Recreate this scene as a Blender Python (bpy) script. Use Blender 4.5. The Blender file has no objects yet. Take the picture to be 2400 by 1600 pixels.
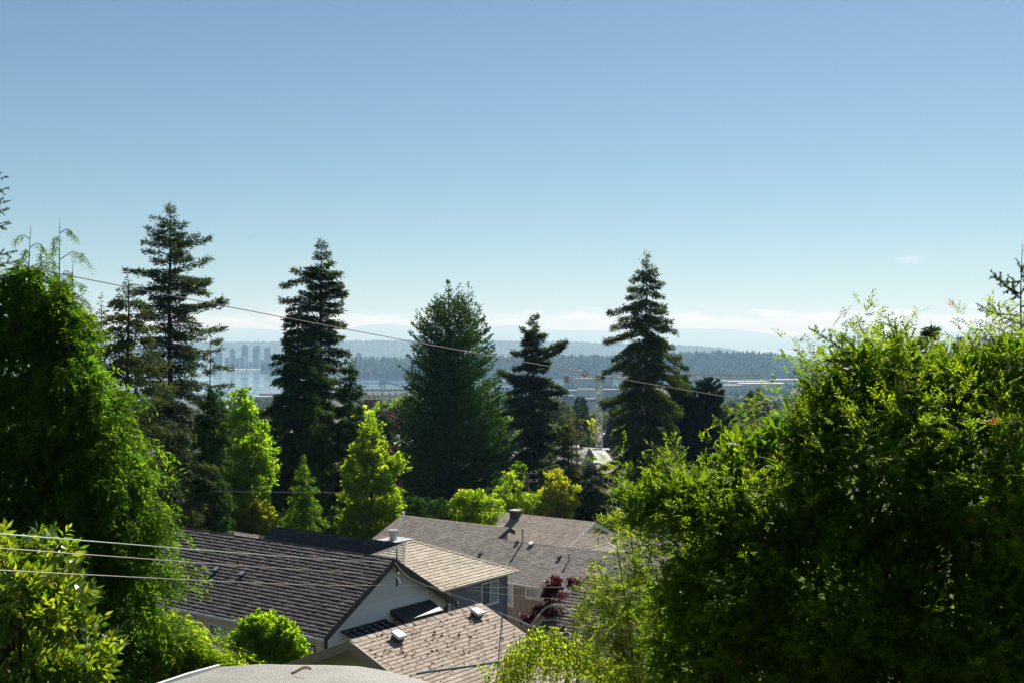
import bpy, math, random
import numpy as np
from mathutils import Vector, Matrix

# ------------------------------------------------------------------ camera, sky, sun, exposure
scn = bpy.context.scene
F = 2800.0                      # focal length in pixels of a 2400 px wide frame
CZ = 150.0                      # camera height above the sea
cam_d = bpy.data.cameras.new("camera")
cam_d.sensor_width = 36.0
cam_d.lens = 36.0 * F / 2400.0
cam_d.clip_start = 0.1
cam_d.clip_end = 200000.0
cam = bpy.data.objects.new("camera", cam_d)
scn.collection.objects.link(cam)
cam.location = (0, 0, CZ)
cam.rotation_euler = (math.radians(90), 0, 0)
scn.camera = cam

SUN_AZ, SUN_EL = math.radians(22), math.radians(41)      # azimuth measured from +Y towards +X
SKY_STRENGTH = 0.05
SUN_STRENGTH = 5.0
world = bpy.data.worlds.new("World")
scn.world = world
world.use_nodes = True
wn, wl = world.node_tree.nodes, world.node_tree.links
wn.clear()
w_out = wn.new("ShaderNodeOutputWorld")
w_bg = wn.new("ShaderNodeBackground")
w_bg.inputs["Strength"].default_value = SKY_STRENGTH
sky = wn.new("ShaderNodeTexSky")
sky.sky_type = 'NISHITA'
sky.sun_disc = False
sky.sun_elevation = SUN_EL
sky.sun_rotation = SUN_AZ
sky.altitude = 150
sky.air_density = 1.0
sky.dust_density = 0.22
sky.ozone_density = 4.0
# low bank of cloud along the horizon and one small wisp, laid out by direction
tc = wn.new("ShaderNodeTexCoord")
sep = wn.new("ShaderNodeSeparateXYZ"); wl.new(tc.outputs["Generated"], sep.inputs[0])
def wmath(op, a, b=None, c=None):
    n = wn.new("ShaderNodeMath"); n.operation = op
    for i, v in enumerate((a, b, c)):
        if v is None: continue
        if isinstance(v, (int, float)): n.inputs[i].default_value = v
        else: wl.new(v, n.inputs[i])
    return n.outputs[0]
def wramp(v, a, b, c=0.0, d=1.0):
    n = wn.new("ShaderNodeMapRange"); n.interpolation_type = 'SMOOTHSTEP'
    wl.new(v, n.inputs[0])
    n.inputs[1].default_value = a; n.inputs[2].default_value = b
    n.inputs[3].default_value = c; n.inputs[4].default_value = d
    return n.outputs[0]
az_ = wmath('ARCTAN2', sep.outputs[0], sep.outputs[1])
comb = wn.new("ShaderNodeCombineXYZ")
wl.new(wmath('MULTIPLY', az_, 14.0), comb.inputs[0])
wl.new(wmath('MULTIPLY', sep.outputs[2], 70.0), comb.inputs[1])
cn = wn.new("ShaderNodeTexNoise"); cn.inputs["Scale"].default_value = 1.6
cn.inputs["Detail"].default_value = 7; cn.inputs["Roughness"].default_value = 0.6
wl.new(comb.outputs[0], cn.inputs["Vector"])
edge = wmath('ADD', sep.outputs[2], wmath('MULTIPLY', wmath('SUBTRACT', cn.outputs["Fac"], 0.5), -0.030))
band = wmath('MULTIPLY', wramp(edge, 0.0255, 0.0195), wramp(cn.outputs["Fac"], 0.36, 0.6, 0.25, 1.0))
wx = wmath('DIVIDE', wmath('SUBTRACT', az_, 0.322), 0.0115)
wz = wmath('DIVIDE', wmath('SUBTRACT', sep.outputs[2], 0.0640), 0.0042)
wr = wmath('ADD', wmath('MULTIPLY', wx, wx), wmath('MULTIPLY', wz, wz))
wisp = wmath('MULTIPLY', wramp(wmath('ADD', wr, wmath('MULTIPLY', wmath('SUBTRACT', cn.outputs["Fac"], 0.5), 5.0)), 1.4, -0.6), 0.30)
cmix = wn.new("ShaderNodeMix"); cmix.data_type = 'RGBA'
wl.new(wmath('MINIMUM', wmath('ADD', wmath('MULTIPLY', band, 0.95), wisp), 1.0), cmix.inputs[0])
tint = wn.new("ShaderNodeMix"); tint.data_type = 'RGBA'; tint.blend_type = 'MULTIPLY'; tint.inputs[0].default_value = 1.0
wl.new(sky.outputs[0], tint.inputs[6]); tint.inputs[7].default_value = (.60, .69, .70, 1)
wl.new(tint.outputs[2], cmix.inputs[6])
cmix.inputs[7].default_value = (12.5, 12.2, 12.0, 1)
wl.new(cmix.outputs[2], w_bg.inputs["Color"])
wl.new(w_bg.outputs[0], w_out.inputs["Surface"])

sun_d = bpy.data.lights.new("sun", 'SUN')
sun_d.energy = SUN_STRENGTH
sun_d.angle = math.radians(0.53)
sun_d.color = (1.0, 0.95, 0.86)
sun = bpy.data.objects.new("sun", sun_d)
scn.collection.objects.link(sun)
sdir = Vector((math.sin(SUN_AZ) * math.cos(SUN_EL), math.cos(SUN_AZ) * math.cos(SUN_EL), math.sin(SUN_EL)))
sun.rotation_euler = sdir.to_track_quat('Z', 'Y').to_euler()
sun.location = (20, 20, 260)

vs = scn.view_settings
vs.view_transform = 'Standard'; vs.look = 'None'; vs.gamma = 1.0; vs.use_curve_mapping = False
vs.exposure = 1.0
scn.render.engine = 'CYCLES'
cy = scn.cycles
cy.use_denoising = True
cy.max_bounces = 6; cy.diffuse_bounces = 2; cy.glossy_bounces = 2; cy.transmission_bounces = 3
cy.volume_bounces = 0; cy.transparent_max_bounces = 4
cy.caustics_reflective = False; cy.caustics_refractive = False
cy.sample_clamp_indirect = 4.0

rng = np.random.default_rng(7)
random.seed(7)
COL = scn.collection
RE2 = 2 * 7.43e6                 # twice the effective earth radius

# ------------------------------------------------------------------ helpers
def at(x, y, D):
    """photo pixel (2400 x 1600) and depth in metres -> world point"""
    return Vector(((x - 1200) / F * D, D, CZ + (800 - y) / F * D))

def tag(o, label=None, cat=None, group=None, kind=None):
    if label: o["label"] = label
    if cat: o["category"] = cat
    if group: o["group"] = group
    if kind: o["kind"] = kind
    return o

def empty(name, loc, rz=0.0, label=None, cat=None, group=None):
    o = bpy.data.objects.new(name, None)
    COL.objects.link(o)
    o.location = loc; o.rotation_euler = (0, 0, rz)
    o.empty_display_size = 0.2
    return tag(o, label, cat, group)

def link(name, me, parent=None, mat=None):
    o = bpy.data.objects.new(name, me)
    COL.objects.link(o)
    if mat is not None and not me.materials: me.materials.append(mat)
    if parent is not None: o.parent = parent
    return o

def copy_tree(o, parent=None):
    c = o.copy(); COL.objects.link(c)
    if parent is not None: c.parent = parent
    for ch in o.children: copy_tree(ch, c)
    return c

class MB:
    """collects boxes, bars, tubes and polygons for ONE mesh object"""
    def __init__(s): s.v = []; s.f = []; s.c = []
    def poly(s, pts, c=0.5):
        n = len(s.v); s.v += [tuple(p) for p in pts]; s.f.append(tuple(range(n, n + len(pts)))); s.c.append(c)
    def hexa(s, p, c=0.5):      # 8 points: bottom ring 0-3, top ring 4-7
        n = len(s.v); s.v += [tuple(q) for q in p]
        for f in ((3, 2, 1, 0), (4, 5, 6, 7), (0, 1, 5, 4), (1, 2, 6, 5), (2, 3, 7, 6), (3, 0, 4, 7)):
            s.f.append(tuple(n + i for i in f)); s.c.append(c)
    def box(s, x0, x1, y0, y1, z0, z1, c=0.5):
        s.hexa([(x0, y0, z0), (x1, y0, z0), (x1, y1, z0), (x0, y1, z0), (x0, y0, z1), (x1, y0, z1), (x1, y1, z1), (x0, y1, z1)], c)
    def bar(s, p, q, w, h=None, c=0.5):
        p, q = Vector(p), Vector(q); h = h or w
        d = (q - p).normalized()
        up = Vector((0, 0, 1)) if abs(d.z) < 0.95 else Vector((0, 1, 0))
        a = d.cross(up).normalized() * (w / 2); b = a.cross(d).normalized() * (h / 2)
        s.hexa([p - a - b, p + a - b, q + a - b, q - a - b, p - a + b, p + a + b, q + a + b, q - a + b], c)
    def tube(s, pts, rad, k=6, cap=True, c=0.5):
        pts = [Vector(p) for p in pts]; n0 = len(s.v)
        for i, p in enumerate(pts):
            d = (pts[min(i + 1, len(pts) - 1)] - pts[max(i - 1, 0)]).normalized()
            up = Vector((0, 0, 1)) if abs(d.z) < 0.9 else Vector((1, 0, 0))
            a = d.cross(up).normalized(); b = a.cross(d)
            r = rad[i] if hasattr(rad, '__len__') else rad
            for j in range(k):
                t = 2 * math.pi * j / k
                s.v.append(tuple(p + a * (r * math.cos(t)) + b * (r * math.sin(t))))
        for i in range(len(pts) - 1):
            for j in range(k):
                s.f.append((n0 + i * k + j, n0 + i * k + (j + 1) % k, n0 + (i + 1) * k + (j + 1) % k, n0 + (i + 1) * k + j)); s.c.append(c)
        if cap:
            s.f.append(tuple(n0 + j for j in range(k))); s.c.append(c)
            m = n0 + (len(pts) - 1) * k
            s.f.append(tuple(m + k - 1 - j for j in range(k))); s.c.append(c)
    def cyl(s, c, r, z0, z1, k=12, r2=None, col=0.5):
        s.tube([(c[0], c[1], z0), (c[0], c[1], z1)], [r, r if r2 is None else r2], k, True, col)
    def mesh(s, name, mat, smooth=False):
        me = bpy.data.meshes.new(name); me.from_pydata(s.v, [], s.f)
        at_ = me.attributes.new("vary", 'FLOAT', 'FACE'); at_.data.foreach_set("value", s.c)
        me.materials.append(mat)
        if smooth: me.polygons.foreach_set("use_smooth", [True] * len(me.polygons))
        me.update(); return me
    def build(s, name, mat, parent=None, smooth=False, kind=None):
        o = link(name, s.mesh(name, mat, smooth), parent)
        if kind: o["kind"] = kind
        return o

def gridmesh(name, V, mat, smooth=True):
    """V: (n, m, 3) array"""
    n, m = V.shape[:2]
    idx = np.arange(n * m).reshape(n, m)
    q = np.stack([idx[:-1, :-1], idx[:-1, 1:], idx[1:, 1:], idx[1:, :-1]], -1).reshape(-1, 4)
    return quadmesh(name, V.reshape(-1, 3), q, mat, smooth=smooth)

def quadmesh(name, v, q, mat, vary=None, smooth=False):
    me = bpy.data.meshes.new(name)
    nv, nq = len(v), len(q)
    me.vertices.add(nv); me.vertices.foreach_set("co", np.asarray(v, np.float32).ravel())
    me.loops.add(nq * 4); me.loops.foreach_set("vertex_index", np.asarray(q, np.int32).ravel())
    me.polygons.add(nq)
    me.polygons.foreach_set("loop_start", np.arange(0, nq * 4, 4, dtype=np.int32))
    if vary is not None:
        a = me.attributes.new("vary", 'FLOAT', 'FACE'); a.data.foreach_set("value", np.asarray(vary, np.float32))
    me.update(calc_edges=True)
    if smooth: me.polygons.foreach_set("use_smooth", np.ones(nq, bool))
    me.materials.append(mat)
    return me

# ------------------------------------------------------------------ materials
MATS = {}
def newmat(name):
    m = bpy.data.materials.new(name); m.use_nodes = True
    MATS[name] = m
    nt = m.node_tree; b = nt.nodes["Principled BSDF"]
    return m, nt.nodes, nt.links, b

def rgba(c): return (c[0], c[1], c[2], 1.0)

def surf(name, c1, c2=None, scale=4.0, rough=0.8, spec=0.3, metal=0.0, vary=0.0, bump=0.0, bscale=None, detail=5, stretch=None, coord="Object"):
    """two-tone noise colour, per-face value variation, noise bump"""
    m, n, l, b = newmat(name)
    b.inputs["Roughness"].default_value = rough
    b.inputs["Specular IOR Level"].default_value = spec
    b.inputs["Metallic"].default_value = metal
    t = n.new("ShaderNodeTexCoord"); mp = n.new("ShaderNodeMapping")
    l.new(t.outputs[coord], mp.inputs[0])
    if stretch: mp.inputs["Scale"].default_value = stretch
    nz = n.new("ShaderNodeTexNoise"); nz.inputs["Scale"].default_value = scale; nz.inputs["Detail"].default_value = detail
    nz.inputs["Roughness"].default_value = 0.62
    l.new(mp.outputs[0], nz.inputs["Vector"])
    rp = n.new("ShaderNodeMapRange"); rp.inputs[1].default_value = 0.32; rp.inputs[2].default_value = 0.68
    l.new(nz.outputs["Fac"], rp.inputs[0])
    mx = n.new("ShaderNodeMix"); mx.data_type = 'RGBA'
    l.new(rp.outputs[0], mx.inputs[0])
    mx.inputs[6].default_value = rgba(c1); mx.inputs[7].default_value = rgba(c2 or c1)
    out = mx.outputs[2]
    if vary:
        a = n.new("ShaderNodeAttribute"); a.attribute_name = "vary"
        mr = n.new("ShaderNodeMapRange"); mr.inputs[3].default_value = 1 - vary; mr.inputs[4].default_value = 1 + vary
        l.new(a.outputs["Fac"], mr.inputs[0])
        hs = n.new("ShaderNodeHueSaturation"); l.new(mr.outputs[0], hs.inputs["Value"]); l.new(out, hs.inputs["Color"])
        out = hs.outputs[0]
    l.new(out, b.inputs["Base Color"])
    if bump:
        bn = n.new("ShaderNodeTexNoise"); bn.inputs["Scale"].default_value = bscale or scale * 6; bn.inputs["Detail"].default_value = 6
        l.new(mp.outputs[0], bn.inputs["Vector"])
        bp = n.new("ShaderNodeBump"); bp.inputs["Strength"].default_value = bump; bp.inputs["Distance"].default_value = 0.02
        l.new(bn.outputs["Fac"], bp.inputs["Height"]); l.new(bp.outputs[0], b.inputs["Normal"])
    return m

def leaf(name, c1, c2, t1, t2, trans=0.45, rough=0.5, spec=0.3, dead=None):
    """leaf: two reflected tones and two transmitted tones picked per leaf; light shines through"""
    m, n, l, b = newmat(name)
    a = n.new("ShaderNodeAttribute"); a.attribute_name = "vary"
    def ramp(x, y):
        r = n.new("ShaderNodeValToRGB"); l.new(a.outputs["Fac"], r.inputs[0])
        r.color_ramp.elements[0].color = rgba(x); r.color_ramp.elements[1].color = rgba(y)
        r.color_ramp.elements[1].position = 0.94
        if dead:
            e = r.color_ramp.elements.new(0.985); e.color = rgba(dead)
        return r.outputs[0]
    l.new(ramp(c1, c2), b.inputs["Base Color"])
    b.inputs["Roughness"].default_value = rough; b.inputs["Specular IOR Level"].default_value = spec
    tr = n.new("ShaderNodeBsdfTranslucent"); l.new(ramp(t1, t2), tr.inputs["Color"])
    mx = n.new("ShaderNodeMixShader"); mx.inputs[0].default_value = trans
    l.new(b.outputs[0], mx.inputs[1]); l.new(tr.outputs[0], mx.inputs[2])
    l.new(mx.outputs[0], n["Material Output"].inputs["Surface"])
    return m

M = {}
M['cedar_leaf'] = leaf('cedar_leaf', (.010, .045, .004), (.050, .120, .008), (.04, .18, .004), (.30, .47, .014), .55, .6, .03)
M['yew_leaf'] = leaf('yew_leaf', (.010, .036, .004), (.050, .095, .007), (.07, .20, .004), (.42, .56, .012), .58, .5, .06, (.28, .13, .02))
M['fir_leaf'] = leaf('fir_leaf', (.008, .027, .008), (.038, .064, .012), (.015, .055, .007), (.12, .18, .015), .34, .7, .04)
M['spruce_leaf'] = leaf('spruce_leaf', (.008, .030, .007), (.045, .075, .010), (.02, .07, .006), (.18, .26, .014), .38, .7, .04)
M['darkcedar_leaf'] = leaf('darkcedar_leaf', (.006, .028, .005), (.030, .074, .008), (.010, .055, .004), (.10, .22, .010), .34, .7, .04)
M['redcedar_leaf'] = leaf('redcedar_leaf', (.014, .034, .009), (.055, .070, .018), (.03, .08, .010), (.15, .19, .025), .34, .7, .04, (.12, .07, .03))
M['bluecedar_leaf'] = leaf('bluecedar_leaf', (.008, .030, .017), (.022, .050, .022), (.014, .05, .022), (.05, .10, .025), .28, .7, .04)
M['bright_leaf'] = leaf('bright_leaf', (.030, .080, .010), (.100, .155, .018), (.20, .42, .008), (.62, .76, .02), .64, .55, .05)
M['maple_leaf'] = leaf('maple_leaf', (.022, .065, .008), (.080, .140, .015), (.15, .38, .008), (.54, .74, .02), .64, .55, .05)
M['yellow_leaf'] = leaf('yellow_leaf', (.070, .110, .010), (.16, .18, .018), (.34, .44, .010), (.74, .70, .03), .56, .55, .12, (.35, .20, .02))
M['birch_leaf'] = leaf('birch_leaf', (.034, .080, .008), (.100, .155, .014), (.16, .34, .008), (.62, .70, .025), .62, .5, .06)
M['rowan_leaf'] = leaf('rowan_leaf', (.034, .085, .008), (.100, .160, .014), (.18, .36, .008), (.66, .70, .025), .62, .5, .06, (.45, .25, .03))
M['laurel_leaf'] = leaf('laurel_leaf', (.014, .055, .006), (.070, .140, .014), (.12, .30, .006), (.56, .66, .025), .45, .36, .35, (.40, .22, .02))
M['red_leaf'] = leaf('red_leaf', (.030, .006, .008), (.075, .014, .018), (.08, .008, .012), (.22, .03, .04), .40, .45, .3)
M['larch_leaf'] = leaf('larch_leaf', (.040, .058, .014), (.085, .095, .026), (.08, .14, .015), (.24, .28, .035), .36, .7, .05)
M['town_leaf'] = leaf('town_leaf', (.018, .045, .011), (.075, .115, .022), (.05, .13, .012), (.28, .40, .03), .40, .7, .05)
M['town_dark'] = leaf('town_dark', (.008, .024, .010), (.024, .044, .014), (.015, .045, .010), (.05, .09, .014), .25, .7, .04)
M['town_plum'] = leaf('town_plum', (.040, .016, .020), (.075, .028, .034), (.07, .02, .02), (.14, .05, .045), .28, .7, .05)
M['bark'] = surf('bark', (.040, .028, .020), (.085, .062, .045), 3.0, .95, .1, bump=.8, bscale=14, stretch=(1, 1, .25))
M['paletwig'] = surf('paletwig', (.16, .12, .085), (.28, .23, .17), 6.0, .85, .2)
M['birchbark'] = surf('birchbark', (.62, .58, .52), (.30, .26, .22), 3.0, .75, .2, stretch=(1, 1, 3))
M['greytwig'] = surf('greytwig', (.10, .085, .07), (.17, .15, .125), 5.0, .9, .15)
M['ground'] = surf('ground', (.035, .05, .018), (.085, .075, .05), .12, .95, .1, bump=.4, bscale=3)
M['shingle_dark'] = surf('shingle_dark', (.070, .060, .056), (.105, .090, .082), .9, .85, .25, vary=.30, bump=.5, bscale=60)
M['shingle_black'] = surf('shingle_black', (.030, .030, .033), (.045, .044, .046), 2.0, .8, .25, vary=.25, bump=.4, bscale=60)
M['shingle_tan'] = surf('shingle_tan', (.36, .31, .25), (.44, .385, .31), .9, .88, .2, vary=.16, bump=.5, bscale=60)
M['shingle_brown'] = surf('shingle_brown', (.25, .212, .18), (.33, .28, .235), .9, .9, .2, vary=.22, bump=.5, bscale=50)
M['shingle_grey'] = surf('shingle_grey', (.185, .165, .15), (.25, .225, .20), .9, .9, .2, vary=.24, bump=.5, bscale=50)
M['shingle_garage'] = surf('shingle_garage', (.29, .235, .195), (.40, .335, .28), .9, .9, .2, vary=.16, bump=.7, bscale=70)
M['cap'] = surf('cap', (.36, .30, .23), (.44, .37, .29), 3.0, .88, .2, vary=.15)
M['siding_grey'] = surf('siding_grey', (.62, .62, .63), (.68, .68, .69), .8, .6, .3, vary=.05)
M['siding_peach'] = surf('siding_peach', (.72, .52, .31), (.78, .57, .35), .8, .65, .3, vary=.05)
M['siding_purple'] = surf('siding_purple', (.16, .145, .17), (.19, .175, .20), .8, .6, .3, vary=.08)
M['siding_brown'] = surf('siding_brown', (.32, .25, .19), (.37, .30, .23), .8, .7, .3, vary=.06)
M['siding_yellow'] = surf('siding_yellow', (.48, .42, .25), (.54, .47, .29), .8, .7, .3, vary=.05)
M['trim_dark'] = surf('trim_dark', (.020, .020, .022), (.032, .030, .030), 2.0, .55, .4)
M['trim_white'] = surf('trim_white', (.74, .72, .68), (.80, .78, .74), 2.0, .5, .4)
M['trim_cream'] = surf('trim_cream', (.66, .57, .44), (.72, .63, .50), 2.0, .6, .3)
M['soffit'] = surf('soffit', (.10, .09, .075), (.13, .115, .10), 2.0, .8, .2)
M['concrete'] = surf('concrete', (.34, .32, .29), (.44, .42, .38), .6, .9, .2, bump=.3)
M['vent_light'] = surf('vent_light', (.70, .69, .66), (.78, .77, .74), 5.0, .6, .3)
M['vent_dark'] = surf('vent_dark', (.05, .05, .052), (.075, .072, .07), 5.0, .6, .3)
M['metal'] = surf('metal', (.42, .42, .43), (.52, .52, .53), 8.0, .35, .5, metal=.8)
M['pipe_grey'] = surf('pipe_grey', (.28, .29, .30), (.36, .37, .38), 6.0, .5, .4)
M['wire_green'] = surf('wire_green', (.28, .37, .32), (.36, .43, .38), 3.0, .6, .3)
M['wire_pale'] = surf('wire_pale', (.38, .35, .31), (.28, .255, .225), 3.0, .6, .3)
M['wire_dark'] = surf('wire_dark', (.030, .030, .032), (.10, .10, .10), 3.0, .4, .5)
M['wire_brown'] = surf('wire_brown', (.22, .17, .135), (.32, .26, .21), 3.0, .6, .3)
M['membrane'] = surf('membrane', (.27, .265, .24), (.40, .39, .36), 2.2, .95, .15, bump=1.0, bscale=90)
M['leaf_dead'] = surf('leaf_dead', (.16, .09, .05), (.24, .15, .08), 20, .8, .2)
M['crane_cream'] = surf('crane_cream', (.72, .68, .58), (.78, .74, .64), .5, .55, .3)
M['crane_yellow'] = surf('crane_yellow', (.60, .52, .36), (.66, .58, .42), .5, .55, .3)
M['crane_red'] = surf('crane_red', (.42, .06, .05), (.50, .09, .07), .5, .55, .3)
M['town_white'] = surf('town_white', (.48, .48, .465), (.62, .61, .59), .06, .7, .3)
M['town_grey'] = surf('town_grey', (.26, .26, .27), (.36, .35, .35), .06, .8, .3)
M['town_tan'] = surf('town_tan', (.42, .36, .29), (.52, .45, .36), .06, .8, .3)
M['town_roof'] = surf('town_roof', (.12, .11, .105), (.18, .165, .155), .3, .9, .2)
M['town_roofpale'] = surf('town_roofpale', (.42, .41, .39), (.54, .52, .49), .1, .7, .3)
M['town_purple'] = surf('town_purple', (.13, .11, .14), (.17, .15, .18), .2, .8, .3)
M['tower_glass'] = surf('tower_glass', (.10, .15, .19), (.16, .22, .26), .02, .25, .6)
M['tower_pale'] = surf('tower_pale', (.42, .43, .44), (.52, .52, .52), .02, .7, .3)
M['tower_pink'] = surf('tower_pink', (.34, .26, .25), (.40, .31, .30), .02, .7, .3)
M['rust'] = surf('rust', (.22, .07, .05), (.30, .11, .08), .02, .8, .2)
M['far_forest'] = surf('far_forest', (.018, .035, .020), (.05, .06, .035), .004, .95, .05, detail=8)
M['far_ridge'] = surf('far_ridge', (.030, .048, .030), (.085, .085, .065), .0022, .95, .05, detail=10)
M['mountain'] = surf('mountain', (.035, .05, .04), (.06, .07, .055), .0003, .95, .05, detail=6)
M['park_leaf'] = leaf('park_leaf', (.010, .026, .012), (.095, .125, .035), (.02, .05, .012), (.22, .30, .03), .32, .7, .1)

m, n, l, b = newmat('window_glass')
b.inputs["Base Color"].default_value = (.03, .045, .055, 1); b.inputs["Roughness"].default_value = .06
b.inputs["Specular IOR Level"].default_value = .8
M['glass'] = m
m, n, l, b = newmat('window_blind')
b.inputs["Base Color"].default_value = (.30, .37, .42, 1); b.inputs["Roughness"].default_value = .15
b.inputs["Specular IOR Level"].default_value = .7
M['glass_pale'] = m

m, n, l, b = newmat('sea_water')
b.inputs["Base Color"].default_value = (.035, .085, .115, 1); b.inputs["Roughness"].default_value = .22
b.inputs["IOR"].default_value = 1.33
t = n.new("ShaderNodeTexCoord"); mp = n.new("ShaderNodeMapping"); mp.inputs["Scale"].default_value = (.0012, .006, 1)
l.new(t.outputs["Object"], mp.inputs[0])
nz = n.new("ShaderNodeTexNoise"); nz.inputs["Scale"].default_value = 1.0; nz.inputs["Detail"].default_value = 6
l.new(mp.outputs[0], nz.inputs["Vector"])
mr = n.new("ShaderNodeMapRange"); mr.inputs[1].default_value = .35; mr.inputs[2].default_value = .65
mr.inputs[3].default_value = .08; mr.inputs[4].default_value = .24
l.new(nz.outputs["Fac"], mr.inputs[0]); l.new(mr.outputs[0], b.inputs["Roughness"])
nw = n.new("ShaderNodeTexNoise"); nw.inputs["Scale"].default_value = .06; nw.inputs["Detail"].default_value = 8
l.new(t.outputs["Object"], nw.inputs["Vector"])
bp = n.new("ShaderNodeBump"); bp.inputs["Strength"].default_value = .07; bp.inputs["Distance"].default_value = 1.0
l.new(nw.outputs["Fac"], bp.inputs["Height"]); l.new(bp.outputs[0], b.inputs["Normal"])
M['sea'] = m

# ------------------------------------------------------------------ land, sea and far hills
_gy = [-200, -60, 0, 12, 32, 60, 85, 110, 400, 1500, 2600, 3000, 6000]
_gz = [8, -1, -5, -7.4, -11.8, -18, -21.6, -23.6, -37, -100, -140, -146.6, -147]
_sx = [-800, 500, 850, 1350, 1900, 3200]
_sd = [2500, 3080, 3640, 4080, 4560, 5200]
def shore(x, y):
    return np.interp(1200 + F * x / np.maximum(y, 1.0), _sx, _sd)
def gz(x, y):
    """height of the near land"""
    z = CZ + np.interp(y, _gy, _gz)
    z = z - np.maximum(y, 0) ** 2 / RE2
    s = shore(x, y)
    return np.where(y > s - 60, np.minimum(z, -(y ** 2) / RE2 + 2.0 - (y - s + 60) * 0.12), z)

ys = np.concatenate([np.linspace(-200, 120, 65), np.geomspace(124, 6000, 120)])
ss = np.linspace(-1, 1, 121)
Y, S = np.meshgrid(ys, ss, indexing='ij')
X = S * (140 + np.maximum(Y, 0) * 0.85)
Z = gz(X, Y) + np.where(Y < 2500, .25 * np.sin(X * .21 + Y * .13) * np.sin(Y * .17 - X * .07), 0)
tag(link('ground', gridmesh('ground', np.stack([X, Y, Z], -1), M['ground'])), kind='structure')

th = np.radians(np.linspace(-50, 50, 101)); rr = np.geomspace(2300, 56000, 130)
R_, T_ = np.meshgrid(rr, th, indexing='ij')
tag(link('sea', gridmesh('sea', np.stack([R_ * np.sin(T_), R_ * np.cos(T_), -R_ ** 2 / RE2], -1), M['sea'])), kind='structure')

def fbm(x, seed=0, oct=5, f0=1.0):
    r = np.random.default_rng(seed); out = np.zeros_like(x, float); a = 1.0
    for k in range(oct):
        out += a * np.sin(x * f0 * 2.07 ** k + r.uniform(0, 6.28)); a *= .55
    return out

class Hill:
    """rounded hill: crest given as photo pixels at depth D, half depth T"""
    def __init__(s, crest, D, T, lift=0.0, power=.75):
        s.px = [c[0] for c in crest]; s.py = [c[1] for c in crest]; s.D, s.T, s.lift, s.power = D, T, lift, power
    def sea(s, x, y): return -(x * x + y * y) / RE2
    def z(s, x, y):
        px = 1200 + F * x / y
        crest = CZ + (800 - np.interp(px, s.px, s.py)) / F * s.D - s.lift
        u = np.clip((y - s.D) / s.T, -1, 1)
        base = s.sea(x, y) - 3
        return base + np.maximum(crest - base, 0) * np.cos(u * math.pi / 2) ** s.power
    def mesh(s, name, mat, nx=220, ny=40, amp=0.0, seed=1):
        px = np.linspace(s.px[0], s.px[-1], nx); yy = s.D + s.T * np.linspace(-1, 1, ny)
        Yg, Pg = np.meshgrid(yy, px, indexing='ij')
        Xg = (Pg - 1200) / F * Yg
        Zg = s.z(Xg, Yg)
        if amp: Zg = Zg + amp * fbm(Xg / s.T * 3 + Yg / s.T * 5, seed) * np.cos(np.clip((Yg - s.D) / s.T, -1, 1) * math.pi / 2)
        o = link(name, gridmesh(name, np.stack([Xg, Yg, Zg], -1), mat))
        return tag(o, kind='structure')

mount = Hill([(-500, 776), (300, 774), (430, 778), (530, 772), (575, 769), (655, 774), (700, 780), (760, 786), (800, 772), (840, 764), (880, 760), (915, 759),
              (950, 764), (985, 771), (1060, 775), (1140, 768), (1180, 764), (1205, 763), (1245, 770), (1300, 773), (1400, 774), (1470, 776),
              (1530, 772), (1580, 769), (1640, 771), (1700, 771), (1760, 777), (1805, 784), (1850, 792), (1880, 786), (1950, 778), (2000, 775), (2060, 781),
              (2130, 786), (2190, 783), (2240, 777), (2300, 781), (2420, 786), (2900, 790)], 46000, 5000)
mount.mesh('mountain_range', M['mountain'], 700, 16, 14, 3)
isl = Hill([(1620, 817), (1690, 812), (1760, 808), (1830, 806), (1950, 808), (2050, 812), (2120, 817)], 38000, 1800)
isl.mesh('far_island', M['mountain'], 120, 12, 3, 5)
ridge = Hill([(-600, 806), (200, 803), (540, 801), (620, 800), (700, 800), (800, 799), (900, 797), (1000, 797), (1150, 798), (1250, 799), (1330, 800), (1420, 804),
              (1500, 806), (1590, 808), (1640, 811), (1690, 815), (1720, 819), (1745, 826), (1765, 834)], 13200, 1500, 6, .9)
ridge.mesh('city_ridge', M['far_ridge'], 500, 40, 3, 8)
park = Hill([(720, 868), (760, 862), (800, 858), (840, 855), (900, 855), (960, 856), (1050, 853), (1150, 851), (1280, 850), (1420, 849), (1500, 845), (1590, 843), (1650, 841), (1720, 839),
             (1800, 842), (1850, 849), (1885, 856), (1915, 865), (1940, 876), (1960, 886), (1975, 892)], 5350, 420, 0, .7)
park.mesh('park_hill', M['far_forest'], 300, 40, 2, 4)
cityland = Hill([(-300, 868), (300, 866), (560, 866), (640, 866), (700, 867), (745, 872)], 7000, 500, 0, .4)
cityland.mesh('city_shore', M['far_ridge'], 120, 20, 0, 4)
spit = Hill([(608, 868), (625, 858), (660, 856), (720, 858), (780, 864), (840, 870)], 6100, 220, 0, .6)
spit.mesh('wooded_spit', M['far_forest'], 80, 16, 0, 4)

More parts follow.
